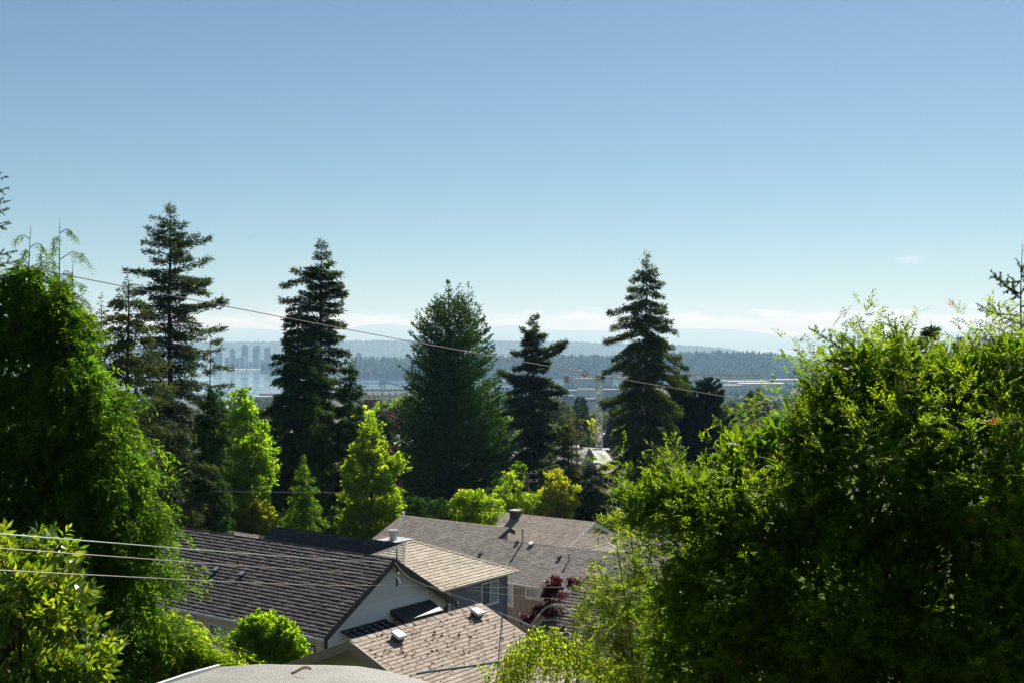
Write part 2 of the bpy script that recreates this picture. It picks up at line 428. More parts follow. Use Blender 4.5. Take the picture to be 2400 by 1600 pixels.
# --- trees on far hills: small irregular crowns joined into one mass per wood
def tree_mass(P, H, Rw, con, seed, name, mat, rings=5, k=6):
    """P (N,3) bases, H heights, Rw radii, con bool conifer; crown = stacked jittered rings"""
    r = np.random.default_rng(seed); N = len(P)
    t = np.linspace(0, 1, rings)
    con_prof = np.array([.55, 1.0, .72, .42, .03]); rnd_prof = np.array([.45, .95, 1.0, .72, .05])
    prof = np.where(con[:, None], con_prof[None], rnd_prof[None])
    ang = np.linspace(0, 2 * np.pi, k, endpoint=False)
    jit = r.uniform(.7, 1.25, (N, rings, k)); off = r.uniform(0, 6.28, (N, 1, 1))
    rad = Rw[:, None, None] * prof[:, :, None] * jit
    x = P[:, 0, None, None] + rad * np.cos(ang[None, None] + off)
    y = P[:, 1, None, None] + rad * np.sin(ang[None, None] + off)
    z = P[:, 2, None, None] + H[:, None, None] * (.12 + .88 * t[None, :, None] + r.uniform(-.05, .05, (N, rings, k)))
    V = np.stack([x, y, z], -1).reshape(-1, 3)
    b = (np.arange(N) * rings * k)[:, None, None]
    i = np.arange(rings - 1)[None, :, None]; j = np.arange(k)[None, None, :]; j2 = (j + 1) % k
    q = np.stack([b + i * k + j, b + i * k + j2, b + (i + 1) * k + j2, b + (i + 1) * k + j], -1).reshape(-1, 4)
    vary = np.repeat(r.uniform(0, 1, N) ** 1.3, (rings - 1) * k) * .75 + r.uniform(0, .25, N * (rings - 1) * k)
    return quadmesh(name, V, q, mat, vary)

def hill_wood(hill, name, label, n, px0, px1, u0, u1, hmin, hmax, seed, confrac=.6, mat='park_leaf'):
    r = np.random.default_rng(seed)
    px = r.uniform(px0, px1, n); yy = hill.D + hill.T * r.uniform(u0, u1, n); x = (px - 1200) / F * yy
    z = hill.z(x, yy) - 1
    keep = z > hill.sea(x, yy) + .5
    x, yy, z, px = x[keep], yy[keep], z[keep], px[keep]
    con = r.random(len(x)) < confrac
    H = r.uniform(hmin, hmax, len(x)) * np.where(con, 1.15, .8)
    Rw = H * np.where(con, r.uniform(.16, .26, len(x)), r.uniform(.32, .5, len(x)))
    o = link(name, tree_mass(np.stack([x, yy, z], -1), H, Rw, con, seed, name, M[mat]))
    return tag(o, label, 'woodland', kind='stuff')
hill_wood(park, 'park_wood', 'hazy blue green wood covering the park headland across the water', 5200, 825, 1962, -.98, .25, 18, 38, 11, .38)
hill_wood(spit, 'spit_wood', 'hazy trees on the low wooded point beside the city towers', 260, 612, 800, -.95, .4, 16, 30, 12)
hill_wood(ridge, 'ridge_wood', 'line of trees along the far hazy city ridge', 3000, 450, 1755, -.8, .1, 9, 19, 13, .25)
# pale specks of far houses on the ridge
mb = MB(); r = random.Random(5)
for i in range(170):
    px = r.uniform(520, 1500); y = ridge.D + ridge.T * r.uniform(-.93, -.35); x = (px - 1200) / F * y
    z = float(ridge.z(np.array(x), np.array(y))); w = r.uniform(5, 16); h = r.uniform(4, 9)
    mb.box(x - w, x + w, y - w * .6, y + w * .6, z - 2, z + h)
tag(mb.build('far_town', M['town_white']), 'pale specks of far houses on the hazy ridge', 'far town', kind='stuff')

# ------------------------------------------------------------------ city towers across the water
def tower(px0, px1, ytop, ybase, D, mat, label, crown=.6, stepped=False):
    w = (px1 - px0) / F * D; base = at((px0 + px1) / 2, ybase, D); h = (ybase - ytop) / F * D
    e = empty('city_tower', base, 0, label, 'tower', 'towers across the water')
    mb = MB(); nf = max(6, int(h / 7)); d = w * .8
    mb.box(-w * .46, w * .46, -d * .46, d * .46, 0, h * .94)
    mb.build('core', M['tower_glass'], e)
    mb = MB()
    for i in range(nf):
        z = h * .92 * i / nf
        mb.box(-w / 2, w / 2, -d / 2, d / 2, z, z + h * .92 / nf * .45)
    for s in (-1, 1):
        mb.box(s * w * .5 - w * .06, s * w * .5 + w * .06, -d * .54, -d * .4, 0, h * .93)
    mb.build('floors', M[mat], e)
    mb = MB(); mb.box(-w * crown / 2, w * crown / 2, -d * crown / 2, d * crown / 2, h * .92, h)
    mb.build('crown', M[mat], e)
    return e
tower(568, 582, 807, 868, 6900, 'tower_glass', 'tallest dark glass tower across the water, left of three')
tower(595, 610, 809, 868, 6900, 'tower_glass', 'dark flat topped tower across the water, middle of three')
tower(621, 635, 813, 868, 6850, 'tower_pink', 'pinkish tower across the water, right of three beside the conifer', .5)
tower(563, 576, 834, 868, 6700, 'tower_pale', 'pale lower tower in front of the tallest dark tower')
tower(594, 608, 828, 868, 6700, 'tower_pale', 'pale lower tower in front of the middle dark tower')
tower(540, 552, 816, 868, 7000, 'tower_glass', 'blue grey tower left of the tallest dark tower')
tower(511, 523, 824, 868, 6800, 'tower_pale', 'pale tower seen between the bare drooping branches')
tower(528, 539, 836, 868, 6750, 'tower_pale', 'short pale slab at the left end of the tower row')
tower(583, 592, 846, 868, 6650, 'tower_pale', 'low pale block between the two dark towers')
tower(610, 620, 842, 868, 6650, 'tower_glass', 'low dark block left of the pinkish tower')
tower(836, 847, 826, 850, 6300, 'tower_glass', 'hazy twin top tower behind the park trees at left')
tower(868, 877, 833, 850, 6300, 'tower_glass', 'small pointed dark tower behind the park trees')
tower(896, 905, 834, 850, 6300, 'tower_glass', 'small square dark tower behind the middle of the park trees')
tower(951, 966, 829, 852, 6300, 'tower_pale', 'wide pale slab tower behind the park trees beside the big cedar')
tower(553, 562, 838, 868, 6800, 'tower_pale', 'narrow pale block just left of the tallest dark tower')
tower(500, 510, 832, 868, 6850, 'tower_glass', 'dark block at the far left end of the tower row')
tower(636, 648, 838, 868, 6900, 'tower_glass', 'low dark block right of the pinkish tower')
tower(577, 583, 852, 868, 6600, 'tower_pink', 'very small pinkish block below the tallest dark tower')
tower(910, 918, 838, 850, 6250, 'tower_pale', 'small pale block behind the park trees right of the square dark tower')
tower(855, 863, 838, 850, 6250, 'tower_pale', 'small pale block behind the park trees left of the pointed tower')
for i, (a, b_) in enumerate(((524, 536), (540, 556), (560, 574), (580, 600), (603, 612))):
    D = 6420; p = at((a + b_) / 2, 868.5, D); w = (b_ - a) / F * D
    e = empty('marina_shed', p, 0, 'low white marina roof along the far shore below the towers', 'shed', 'white marina roofs')
    mb = MB(); mb.box(-w / 2, w / 2, -12, 12, -3, 7); mb.build('wall', M['town_white'], e)
    mb = MB(); mb.hexa([(-w / 2 - 1, -14, 7), (w / 2 + 1, -14, 7), (w / 2 + 1, 14, 7), (-w / 2 - 1, 14, 7), (-w / 2, -1, 12), (w / 2, -1, 12), (w / 2, 1, 12), (-w / 2, 1, 12)])
    mb.build('roof', M['town_roofpale'], e)

# freighter on the bright water
p = at(1922, 842, 9800); p.z = -9800 ** 2 / RE2
e = empty('cargo_ship', p, .05, 'small grey cargo ship on the bright water beyond the headland', 'ship')
mb = MB(); L = 26
mb.hexa([(-L + 3, -5, -1), (L - 6, -5, -1), (L - 6, 5, -1), (-L + 3, 5, -1), (-L, -6, 8), (L, -4, 8), (L, 4, 8), (-L, 6, 8)]); mb.build('hull', M['trim_dark'], e)
mb = MB(); mb.box(-L + 3, -L + 14, -5, 5, 8, 22); mb.box(-L + 6, -L + 9, -2, 2, 22, 28); mb.build('deckhouse', M['town_white'], e)
for xx in (-4, 8, 18):
    mb = MB(); mb.bar((xx, 0, 8), (xx, 0, 22), 1.4); mb.bar((xx, 0, 12), (xx + 6, 0, 20), 1.0); mb.build('derrick', M['town_grey'], e)

# suspension bridge deck at the right end of the headland
a, b_ = at(1832, 859.5, 4700), at(1990, 857.5, 4500)
e = empty('bridge', a, 0, 'thin bridge deck with pale traffic against the headland trees', 'bridge')
mb = MB(); d = b_ - a; mb.bar((0, 0, 0), d, 8, 2.2); mb.build('deck', M['town_grey'], e)
for i in range(7):
    mb = MB(); q = d * (i / 6); mb.bar(q, q + Vector((0, 0, 6 + 9 * (i / 6) ** 2)), 1.1); mb.build('hanger', M['town_grey'], e)
for k in (.05, .16, .2, .37, .41, .52, .62, .66, .75):
    mb = MB(); q = d * k + Vector((0, -2, 2.4)); mb.box(q.x - 3, q.x + 3, q.y - 1, q.y + 1, q.z - 1.2, q.z + 1.4)
    o = mb.build('bridge_vehicle', M['town_white']); o.location = a
    tag(o, 'pale vehicle crossing the far bridge deck', 'vehicle', 'vehicles on the far bridge')

# ------------------------------------------------------------------ waterfront
def shed(px0, px1, ytop, ybase, D, wm, rm, label, cat='shed', pitch=.18, depth=None, name='warehouse', group=None, bands=0):
    w = (px1 - px0) / F * D; h = (ybase - ytop) / F * D; base = at((px0 + px1) / 2, ybase, D)
    g = float(gz(np.array(base.x), np.array(base.y)))
    drop = max(base.z - g, 0) + 2
    e = empty(name, (base.x, base.y, g), 0, label, cat, group); dz = base.z - g
    dp = depth or max(w * .4, 8)
    mb = MB(); mb.box(-w / 2, w / 2, 0, dp, -2, dz + h); mb.build('wall', M[wm], e)
    mb = MB(); rh = w * pitch * .5 if pitch else .4
    if pitch:
        mb.hexa([(-w / 2 - .5, -.6, dz + h), (w / 2 + .5, -.6, dz + h), (w / 2 + .5, dp + .6, dz + h), (-w / 2 - .5, dp + .6, dz + h),
                 (-w * .02, -.6, dz + h + rh), (w * .02, -.6, dz + h + rh), (w * .02, dp + .6, dz + h + rh), (-w * .02, dp + .6, dz + h + rh)])
    else:
        mb.box(-w / 2 - .4, w / 2 + .4, -.4, dp + .4, dz + h, dz + h + .5)
    mb.build('roof', M[rm], e)
    for i in range(bands):
        x0 = -w / 2 + w * (i + .2) / bands; x1 = x0 + w * .6 / bands
        mb = MB(); mb.box(x0, x1, -.25, .1, dz + h * .35, dz + h * .75); mb.build('window', M['glass'], e)
    return e
shed(1322, 1347, 889, 907, 3750, 'town_grey', 'town_grey', 'grey blue gabled shed left of the silos', pitch=.7)
for i in range(9):
    px = 1352 + i * 10.2; D = 3780; w = 9.4 / F * D; base = at(px, 907, D)
    g = float(gz(np.array(base.x), np.array(base.y)))
    e = empty('silo', (base.x, base.y, g), 0, 'round grey grain silo in a row behind the crane mast', 'silo', 'row of grain silos')
    mb = MB(); h = base.z - g + 21 / F * D
    mb.cyl((0, 0), w / 2, -1, h, 14); mb.build('barrel', M['town_grey'], e, True)
    mb = MB(); mb.cyl((0, 0), w / 2 * 1.04, h, h + 3.5, 14, w * .1); mb.build('cone_roof', M['town_roofpale'], e)
shed(1450, 1500, 884, 905, 3850, 'town_white', 'town_roofpale', 'white dockside shed behind the tall spruce', pitch=.1)
shed(1620, 1642, 893, 906, 3700, 'town_grey', 'town_roof', 'grey peaked shed right of the tall spruce', pitch=.9)
shed(1650, 1705, 891, 898, 4200, 'town_white', 'town_roofpale', 'long white shed on the shore right of the spruce', pitch=0, bands=0)
shed(1706, 1800, 893, 898, 4250, 'town_white', 'town_roofpale', 'very long low white dock roof in front of the headland', pitch=0)
shed(1812, 1902, 889, 895, 4300, 'town_white', 'town_roofpale', 'bright long white roof on the shore left of the big hall', pitch=0)
shed(1900, 1975, 876, 898, 3300, 'town_white', 'town_roofpale', 'big pale square hall on the shore beside the yew', pitch=0, depth=40, bands=4)
shed(1690, 1740, 902, 908, 3300, 'town_tan', 'town_roofpale', 'low tan warehouse below the white dock roofs', pitch=0)
shed(1735, 1840, 898, 903, 3500, 'town_tan', 'town_roofpale', 'long tan yard shed in the middle of the waterfront', pitch=0)
shed(1170, 1225, 893, 903, 3600, 'town_white', 'town_roofpale', 'pale waterfront shed left of the middle fir', pitch=.1)
shed(1162, 1195, 905, 918, 2700, 'town_white', 'town_roofpale', 'white warehouse between the big cedar and the fir', pitch=0, bands=3)
shed(1196, 1240, 915, 926, 2400, 'town_grey', 'town_roofpale', 'grey roofed warehouse behind the fir crown', pitch=.1)
shed(1300, 1352, 914, 922, 2500, 'town_white', 'town_roofpale', 'white roofed warehouse below the gabled shed', pitch=0, bands=4)
shed(1355, 1398, 911, 918, 2700, 'town_white', 'town_roofpale', 'white warehouse under the left silos', pitch=0)
shed(1415, 1460, 912, 921, 2450, 'town_grey', 'town_roofpale', 'grey warehouse just right of the crane mast', pitch=0)
shed(1318, 1345, 927, 940, 1700, 'town_grey', 'town_roofpale', 'grey flat roofed block left of the crane mast among trees', pitch=0, bands=4)
shed(1375, 1396, 934, 944, 1500, 'town_white', 'town_roofpale', 'small white block close to the left of the crane mast', pitch=0, bands=3)
shed(588, 640, 929, 944, 2900, 'town_grey', 'town_roofpale', 'grey dock shed with pale roof at the left shore', pitch=0, depth=30)
shed(608, 650, 922, 930, 3000, 'town_white', 'rust', 'dock shed with rust red roof at the left shore', pitch=0, depth=20)
shed(500, 528, 948, 985, 1400, 'town_white', 'town_roofpale', 'white mid rise block behind the bare drooping tree', 'building', 0, 25, 'apartment_block', bands=5)
shed(530, 560, 957, 990, 1250, 'town_grey', 'town_roof', 'grey block beside the white mid rise block', 'building', 0, 25, 'apartment_block', bands=4)
shed(606, 630, 962, 985, 1100, 'town_white', 'town_roofpale', 'small white block left of the twin topped conifer', 'building', 0, 20, 'apartment_block', bands=3)

# red brown ore ship loader
D = 3700
e = empty('ship_loader', at(897, 913, D), 0, 'dark ship loader tower with slanting conveyor boom on the water', 'ship loader')
k_ = D / F
mb = MB()
for x in (-8, 8):
    for y in (-8, 8): mb.bar((x, y, -4), (x * .7, y * .7, 22 * k_), 1.6)
for z in (6, 12, 18): mb.bar((-8, -8, z * k_), (8, -8, z * k_), 1.4); mb.bar((-8, -8, (z - 6) * k_), (8, -8, z * k_), 1.2)
mb.box(-9, 9, -8, 8, 20 * k_, 24 * k_); mb.bar((0, 0, 24 * k_), (0, 0, 34 * k_), 1.5)
mb.build('tower', M['town_purple'], e)
mb = MB(); mb.bar((0, 0, 22 * k_), (75 * k_, 10, -4 * k_), 4.0, 4.5); mb.build('conveyor_boom', M['town_purple'], e)
mb = MB(); mb.bar((0, 0, 23 * k_), (40 * k_, 0, 22 * k_), 2.4); mb.bar((38 * k_, 0, 22 * k_), (38 * k_, 0, 15 * k_), 1.6); mb.bar((-1 * k_, 0, 22 * k_), (-11 * k_, 0, 6 * k_), 2.2); mb.build('loading_arm', M['town_purple'], e)
p = at(905, 917, 3600)
e = empty('ore_carrier', (p.x, p.y, -.9), 0, 'long rust red cargo hull moored under the ship loader', 'ship')
mb = MB(); L = 62 * 1.28
mb.hexa([(-L + 8, -9, -2), (L - 4, -9, -2), (L - 4, 9, -2), (-L + 8, 9, -2), (-L, -10, 8), (L, -10, 8), (L, 10, 8), (-L, 10, 8)]); mb.build('hull', M['rust'], e)
mb = MB()
for x in range(-5, 5): mb.box(x * 14 - 4, x * 14 + 4, -6, 6, 8, 10.5)
mb.build('hatches', M['town_purple'], e)
mb = MB(); mb.box(L - 20, L - 8, -8, 8, 8, 19); mb.build('deckhouse', M['town_white'], e)

# ------------------------------------------------------------------ tower cranes
def lattice(mb, p, q, w, n, bw, up=None):
    """square lattice beam from p to q"""
    p, q = Vector(p), Vector(q); d = (q - p)
    u = Vector((0, 0, 1)) if abs(d.normalized().z) < .9 else Vector((0, 1, 0))
    a = d.cross(u).normalized() * w / 2; c = a.cross(d).normalized() * w / 2
    cor = [-a - c, a - c, a + c, -a + c]
    for k in cor: mb.bar(p + k, q + k, bw)
    for i in range(n):
        s, t = p + d * (i / n), p + d * ((i + 1) / n)
        for j in range(4):
            k0, k1 = cor[j], cor[(j + 1) % 4]
            mb.bar(s + k0, s + k1, bw * .7)
            if i % 2: mb.bar(s + k0, t + k1, bw * .7)
            else: mb.bar(s + k1, t + k0, bw * .7)
def crane(mx, ybase, ytop, D, jib_px, cj_px, jy, mat, jmat, label, dirn):
    base = at(mx, ybase, D); k = D / F
    g = float(gz(np.array(base.x), np.array(base.y)))
    e = empty('tower_crane', (base.x, base.y, g), 0, label, 'crane'); dz = base.z - g
    H = dz + (ybase - ytop) * k
    mb = MB(); lattice(mb, (0, 0, 0), (0, 0, H), 2.0, max(8, int(H / 2.1)), .30); mb.build('mast', M[mat], e)
    mb = MB(); mb.box(-3.4, 3.4, -3.4, 3.4, -1, 1.2); mb.build('footing', M['concrete'], e)
    jz = dz + (ybase - jy) * k
    mb = MB(); mb.cyl((0, 0), 1.5, H, H + .8, 12); mb.box(-1.3, 1.3, -1.3, 1.3, H + .8, jz + 1.4); mb.build('slewing_unit', M[jmat], e)
    jl = (jib_px - mx) * k
    mb = MB()
    s = 1 if jl > 0 else -1
    n = 18
    for yy in (-.75, .75): mb.bar((s * 1.2, yy, jz), (jl, yy, jz), .26)
    mb.bar((s * 1.2, 0, jz + 1.75), (jl, 0, jz + 1.1), .30)
    for i in range(n):
        x0, x1 = s * 1.2 + (jl - s * 1.2) * i / n, s * 1.2 + (jl - s * 1.2) * (i + 1) / n; xm = (x0 + x1) / 2
        h = 1.75 - .65 * (i + .5) / n
        for yy in (-.75, .75):
            mb.bar((x0, yy, jz), (xm, 0, jz + h), .16); mb.bar((xm, 0, jz + h), (x1, yy, jz), .16)
        mb.bar((x0, -.75, jz), (x0, .75, jz), .14)
    mb.build('jib', M[jmat], e)
    cl = (cj_px - mx) * k
    mb = MB()
    for yy in (-.7, .7): mb.bar((0, yy, jz + .3), (cl, yy, jz + .3), .34)
    for i in range(8): mb.bar((cl * i / 8, -.7, jz + .3), (cl * (i + 1) / 8, .7, jz + .3), .16)
    for yy in (-.7, .7): mb.bar((0, yy, jz + 1.4), (cl, yy, jz + 1.4), .12)
    mb.build('counter_jib', M[jmat], e)
    for i in range(3):
        x = cl - s * -1 * 0 + (-s) * 0; x = cl + s * (.7 + i * .62)
        mb = MB(); mb.box(x - .27, x + .27, -1.0, 1.0, jz - 1.5, jz + .9); mb.build('counterweight', M['crane_yellow' if i == 0 else 'concrete'], e)
    mb = MB(); mb.box(.2, 1.9, -2.6, -1.35, H - .1, H + 1.9); cab = mb.build('cab', M['town_white'], e)
    mb = MB(); mb.box(1.9, 1.95, -2.5, -1.45, H + .7, H + 1.7); mb.box(.4, 1.8, -2.65, -2.6, H + .8, H + 1.7); mb.build('cab_window', M['glass'], cab)
    mb = MB(); tx = jl * .35
    mb.box(tx - 1, tx + 1, -.8, .8, jz - .5, jz - .1); mb.bar((tx, 0, jz - .4), (tx, 0, jz - 6), .07); mb.box(tx - .4, tx + .4, -.2, .2, jz - 6.8, jz - 6); mb.build('trolley_hook', M[jmat], e)
    return e, jz, k
c1, jz, k_ = crane(1404, 1048, 893, 400, 1782, 1318, 885, 'crane_cream', 'crane_yellow', 'cream lattice tower crane with long yellow jib reaching right past the spruce', 1)
mb = MB()
for i in range(20):
    t0, t1 = 2 * math.pi * i / 20, 2 * math.pi * (i + 1) / 20
    mb.bar((-34 * k_ + .8 * math.cos(t0), -1.0, jz + 1.5 + .8 * math.sin(t0)), (-34 * k_ + .8 * math.cos(t1), -1.0, jz + 1.5 + .8 * math.sin(t1)), .4)
o = mb.build('round_sign', M['crane_red'], c1)
crane(1085, 1060, 941, 430, 846, 1196, 934, 'crane_cream', 'crane_yellow', 'pale tower crane jib reaching left from behind the big cedar', -1)

# ------------------------------------------------------------------ town on the lower slope: trees and houses in the gaps between the tall trees
def crown_mesh(name, kind, seed, mat, n=420):
    """unit-height crown of leaf clumps plus a trunk mesh"""
    r = np.random.default_rng(seed)
    if kind == 'con':
        t = r.random(n) ** .75; z = 1 - t * .9; rad = (.02 + .2 * t) * (.55 + .5 * r.random(n)); L = .10
    else:
        d = r.normal(size=(n, 3)); d /= np.linalg.norm(d, axis=1)[:, None]
        lob = 1 + .22 * np.sin(d[:, 0] * 5 + seed) * np.cos(d[:, 1] * 4 + seed * 2) + .1 * np.sin(d[:, 2] * 9)
        rr_ = (.6 + .4 * r.random(n)) * lob
        z = .60 + d[:, 2] * rr_ * .36; L = .11
    if kind == 'con':
        a = r.uniform(0, 6.283, n); P = np.stack([rad * np.cos(a), rad * np.sin(a), z], -1)
        D_ = np.stack([np.cos(a), np.sin(a), -.35 + .4 * r.normal(size=n)], -1)
    else:
        P = np.stack([d[:, 0] * rr_ * .36, d[:, 1] * rr_ * .36, z], -1); D_ = d + r.normal(size=(n, 3)) * .7
    D_ /= np.linalg.norm(D_, axis=1)[:, None]
    Nn = r.normal(size=(n, 3)) + np.array([0, 0, .8])
    return leafmesh(name, P, D_, Nn, L * (.7 + .7 * r.random(n)), L * .75 * (.7 + .6 * r.random(n)), mat, r.random(n))

def leafmesh(name, P, Dv, Nv, L, Wd, mat, vary, fold=.12):
    """every leaf a folded diamond of four corners"""
    N = len(P)
    Dv = Dv / (np.linalg.norm(Dv, axis=1)[:, None] + 1e-9)
    S_ = np.cross(Dv, Nv); S_ /= (np.linalg.norm(S_, axis=1)[:, None] + 1e-9)
    Nn = np.cross(S_, Dv)
    L = np.broadcast_to(L, N)[:, None]; Wd = np.broadcast_to(Wd, N)[:, None]
    mid = P + Dv * L * .45 + Nn * Wd * fold
    V = np.stack([P, mid + S_ * Wd * .5, P + Dv * L, mid - S_ * Wd * .5], 1).reshape(-1, 3)
    q = np.arange(N * 4).reshape(N, 4)
    return quadmesh(name, V, q, mat, vary)

trunk_me = None
def small_trunk():
    mb = MB(); mb.tube([(0, 0, -.02), (.005, 0, .3), (0, .004, .62), (0, 0, .85)], [.026, .02, .012, .004], 6)
    for i in range(6):
        a = i * 2.4; z = .34 + i * .07
        mb.tube([(0, 0, z), (.10 * math.cos(a), .10 * math.sin(a), z + .06), (.2 * math.cos(a), .2 * math.sin(a), z + .1)], [.009, .006, .002], 4)
    return mb.mesh('trunk', M['bark'])
trunk_me = small_trunk()
protos = {}
for kd, mt, seeds in (('con', 'town_dark', (1, 2, 3)), ('rnd', 'town_leaf', (4, 5, 6, 7)), ('plum', 'town_plum', (8, 9)), ('brt', 'bright_leaf', (10, 11)), ('yel', 'yellow_leaf', (12,))):
    protos[kd] = [crown_mesh('crown', 'con' if kd == 'con' else 'rnd', s_, M[mt], 520) for s_ in seeds]
TLAB = {'con': ('hazy dark conifer in the town below the tall trees', 'dark conifers in the town below'),
        'rnd': ('hazy round green tree in the town below the tall trees', 'round trees in the town below'),
        'plum': ('purple leaved tree in the town between the conifers', 'purple trees in the town below'),
        'brt': ('bright green tree in the town between the conifers', 'bright trees in the town below'),
        'yel': ('yellow leaved tree beside the crane mast', None)}
def town_tree(x, y, h, kd, wide=1.0, label=None, seed=0):
    r = random.Random(int(x * 7 + y * 13) + seed)
    e = empty('town_tree', (x, y, float(gz(np.array(x), np.array(y))) - .1), r.uniform(0, 6.28), label or TLAB[kd][0], 'tree', None if label else TLAB[kd][1])
    e.scale = (h * wide, h * wide, h)
    link('crown', r.choice(protos[kd]), e)
    link('trunk', trunk_me, e)
    return e
r = random.Random(21)
GAPS = ((498, 650), (815, 965), (1160, 1480), (1685, 1965))
GAPN = ('left of the ragged fir pair', 'left of the big dense cedar', 'around the crane mast', 'left of the yew')
KN = {'con': 'dark pointed conifer', 'rnd': 'round green tree', 'plum': 'purple leaved tree', 'brt': 'bright green tree'}
placed = []
def clear(x, y, d):
    for (a, b_) in placed:
        if (a - x) ** 2 + (b_ - y) ** 2 < d * d: return False
    placed.append((x, y)); return True
cnt = 0
for g0, g1 in GAPS:
    k = 0
    for it in range(4000):
        if k >= (50, 55, 85, 95)[GAPS.index((g0, g1))]: break
        px = r.uniform(g0, g1); D = 190 * (2300 / 190) ** r.random()
        if 1375 < px < 1440 and D < 420: continue
        if g0 == 1160 and D < 330 and r.random() < .8: continue
        if g0 == 1685 and D < 350: continue
        x = (px - 1200) / F * D
        h = r.uniform(7, 15) if D < 700 else r.uniform(9, 19)
        top = 800 + F * (CZ - float(gz(np.array(x), np.array(D))) - h) / D
        if top < (921 if g0 < 1000 else 905) + 12 * r.random(): continue
        if not clear(x, D, 7): continue
        gi = GAPS.index((g0, g1))
        kd = r.choices(['con', 'rnd', 'plum', 'brt'], [.36, .50, .05 if gi == 1 else 0, .09])[0]
        t_ = town_tree(x, D, h * (1.2 if kd == 'con' else .9), kd, 1.0 if kd == 'con' else r.uniform(.9, 1.3)); k += 1
        where = 'nearer town' if D < 450 else 'hazy town farther down' if D < 1100 else 'hazy flats by the shore'
        t_['label'] = '%s in the %s, %s' % (KN[kd], where, GAPN[gi]); t_['group'] = '%ss, %s, %s' % (KN[kd], where, GAPN[gi])
# trees that stand out
def tt(px, ytop, D, kd, label, wide=1.0):
    p = at(px, ytop, D); g = float(gz(np.array(p.x), np.array(D))); town_tree(p.x, D, p.z - g, kd, wide, label)
tt(1378, 982, 425, 'yel', 'yellow leaved tree close to the left of the crane mast', 1.0)
tt(905, 968, 260, 'plum', 'large purple leaved tree left of the big cedar', 1.3)
tt(880, 952, 330, 'brt', 'rounded bright green tree above the purple tree left of the cedar', 1.3)
tt(938, 930, 330, 'rnd', 'tall round green tree touching the left side of the big cedar', 1.1)
tt(870, 930, 520, 'plum', 'hazy purple tree above the rounded bright tree', 1.0)
tt(1770, 915, 300, 'con', 'dark open conifer standing above the hazy trees left of the yew', 1.0)
tt(1735, 950, 260, 'rnd', 'pale round tree beside the dark pair of conifers', 1.3)
tt(1700, 955, 240, 'rnd', 'round tree at the right foot of the dark pair of conifers', 1.2)
tt(1450, 930, 420, 'con', 'dark conifer between crane mast and tall spruce', 1.1)
tt(1360, 925, 560, 'con', 'hazy conifer left of the crane mast below the silos', 1.1)
tt(1310, 935, 520, 'con', 'hazy conifer right of the fir behind the larches', 1.1)
# wood of the flats farther off
N_ = 4200
rr2 = np.random.default_rng(31)
px = np.concatenate([rr2.uniform(a, b_, N_ // 4) for a, b_ in GAPS]); Dd = 1500 * (3900 / 1500) ** rr2.random(len(px)); xx = (px - 1200) / F * Dd
keep = (Dd < shore(xx, Dd) - np.where(px < 1000, 650, 250)) & (np.sin(xx * .011 + 1) * np.sin(Dd * .006) > -.35)
xx, Dd = xx[keep], Dd[keep]; zz = gz(xx, Dd); con = rr2.random(len(xx)) < .4
Hh = rr2.uniform(9, 20, len(xx)) * np.where(con, 1.25, 1); Rw = Hh * np.where(con, .22, .45)
tag(link('lowland_wood', tree_mass(np.stack([xx, Dd, zz], -1), Hh, Rw, con, 33, 'lowland_wood', M['town_leaf'])), 'hazy far trees on the flat land by the shore', 'woodland', kind='stuff')

def town_house(x, y, w, d, h, rz, wm, rm, label, group, flat=False):
    e = empty('town_house', (x, y, float(gz(np.array(x), np.array(y))) - .2), rz, label, 'house', group)
    mb = MB(); mb.box(-w / 2, w / 2, -d / 2, d / 2, -1, h)
    if not flat:
        for s in (-1, 1): mb.poly([(s * w / 2, -d / 2, h), (s * w / 2, d / 2, h), (s * w / 2, 0, h + d * .26)])
    mb.build('wall', M[wm], e)
    mb = MB()
    if flat: mb.box(-w / 2 - .3, w / 2 + .3, -d / 2 - .3, d / 2 + .3, h, h + .5)
    else:
        for s in (-1, 1):
            mb.hexa([(-w / 2 - .5, s * (d / 2 + .6), h - .22), (w / 2 + .5, s * (d / 2 + .6), h - .22), (w / 2 + .5, 0, h + d * .26 + .08), (-w / 2 - .5, 0, h + d * .26 + .08),
                     (-w / 2 - .5, s * (d / 2 + .6), h), (w / 2 + .5, s * (d / 2 + .6), h), (w / 2 + .5, 0, h + d * .26 + .3), (-w / 2 - .5, 0, h + d * .26 + .3)])
    mb.build('roof', M[rm], e)
    for i in range(3):
        x0 = -w / 2 + w * (i + .25) / 3
        mb = MB(); mb.box(x0, x0 + w / 6, -d / 2 - .06, -d / 2 + .05, h * .45, h * .8); mb.build('window', M['glass'], e)
    return e
r = random.Random(77); k = 0
for it in range(3000):
    if k >= 120: break
    g0, g1 = r.choice(GAPS[:3] + (GAPS[2],)); px = r.uniform(g0, g1); D = r.uniform(240, 1500); x = (px - 1200) / F * D
    gname = GAPN[GAPS.index((g0, g1))]; where = 'nearer town' if D < 500 else 'hazy town farther down'
    if 1370 < px < 1440 and D < 430: continue
    if not clear(x, D, 13): continue
    pale = r.random() < .6
    town_house(x, D, r.uniform(9, 17), r.uniform(8, 12), r.uniform(4, 7.5), r.uniform(-.5, 1.2), r.choice(['town_white', 'town_tan', 'town_grey']), 'town_roofpale' if pale else 'town_roof',
               ('small pale topped house in the %s, %s' if pale else 'small dark roofed house in the %s, %s') % (where, gname), '%s houses in the %s, %s' % ('pale' if pale else 'dark roofed', where, gname), flat=pale and r.random() < .5)
    k += 1
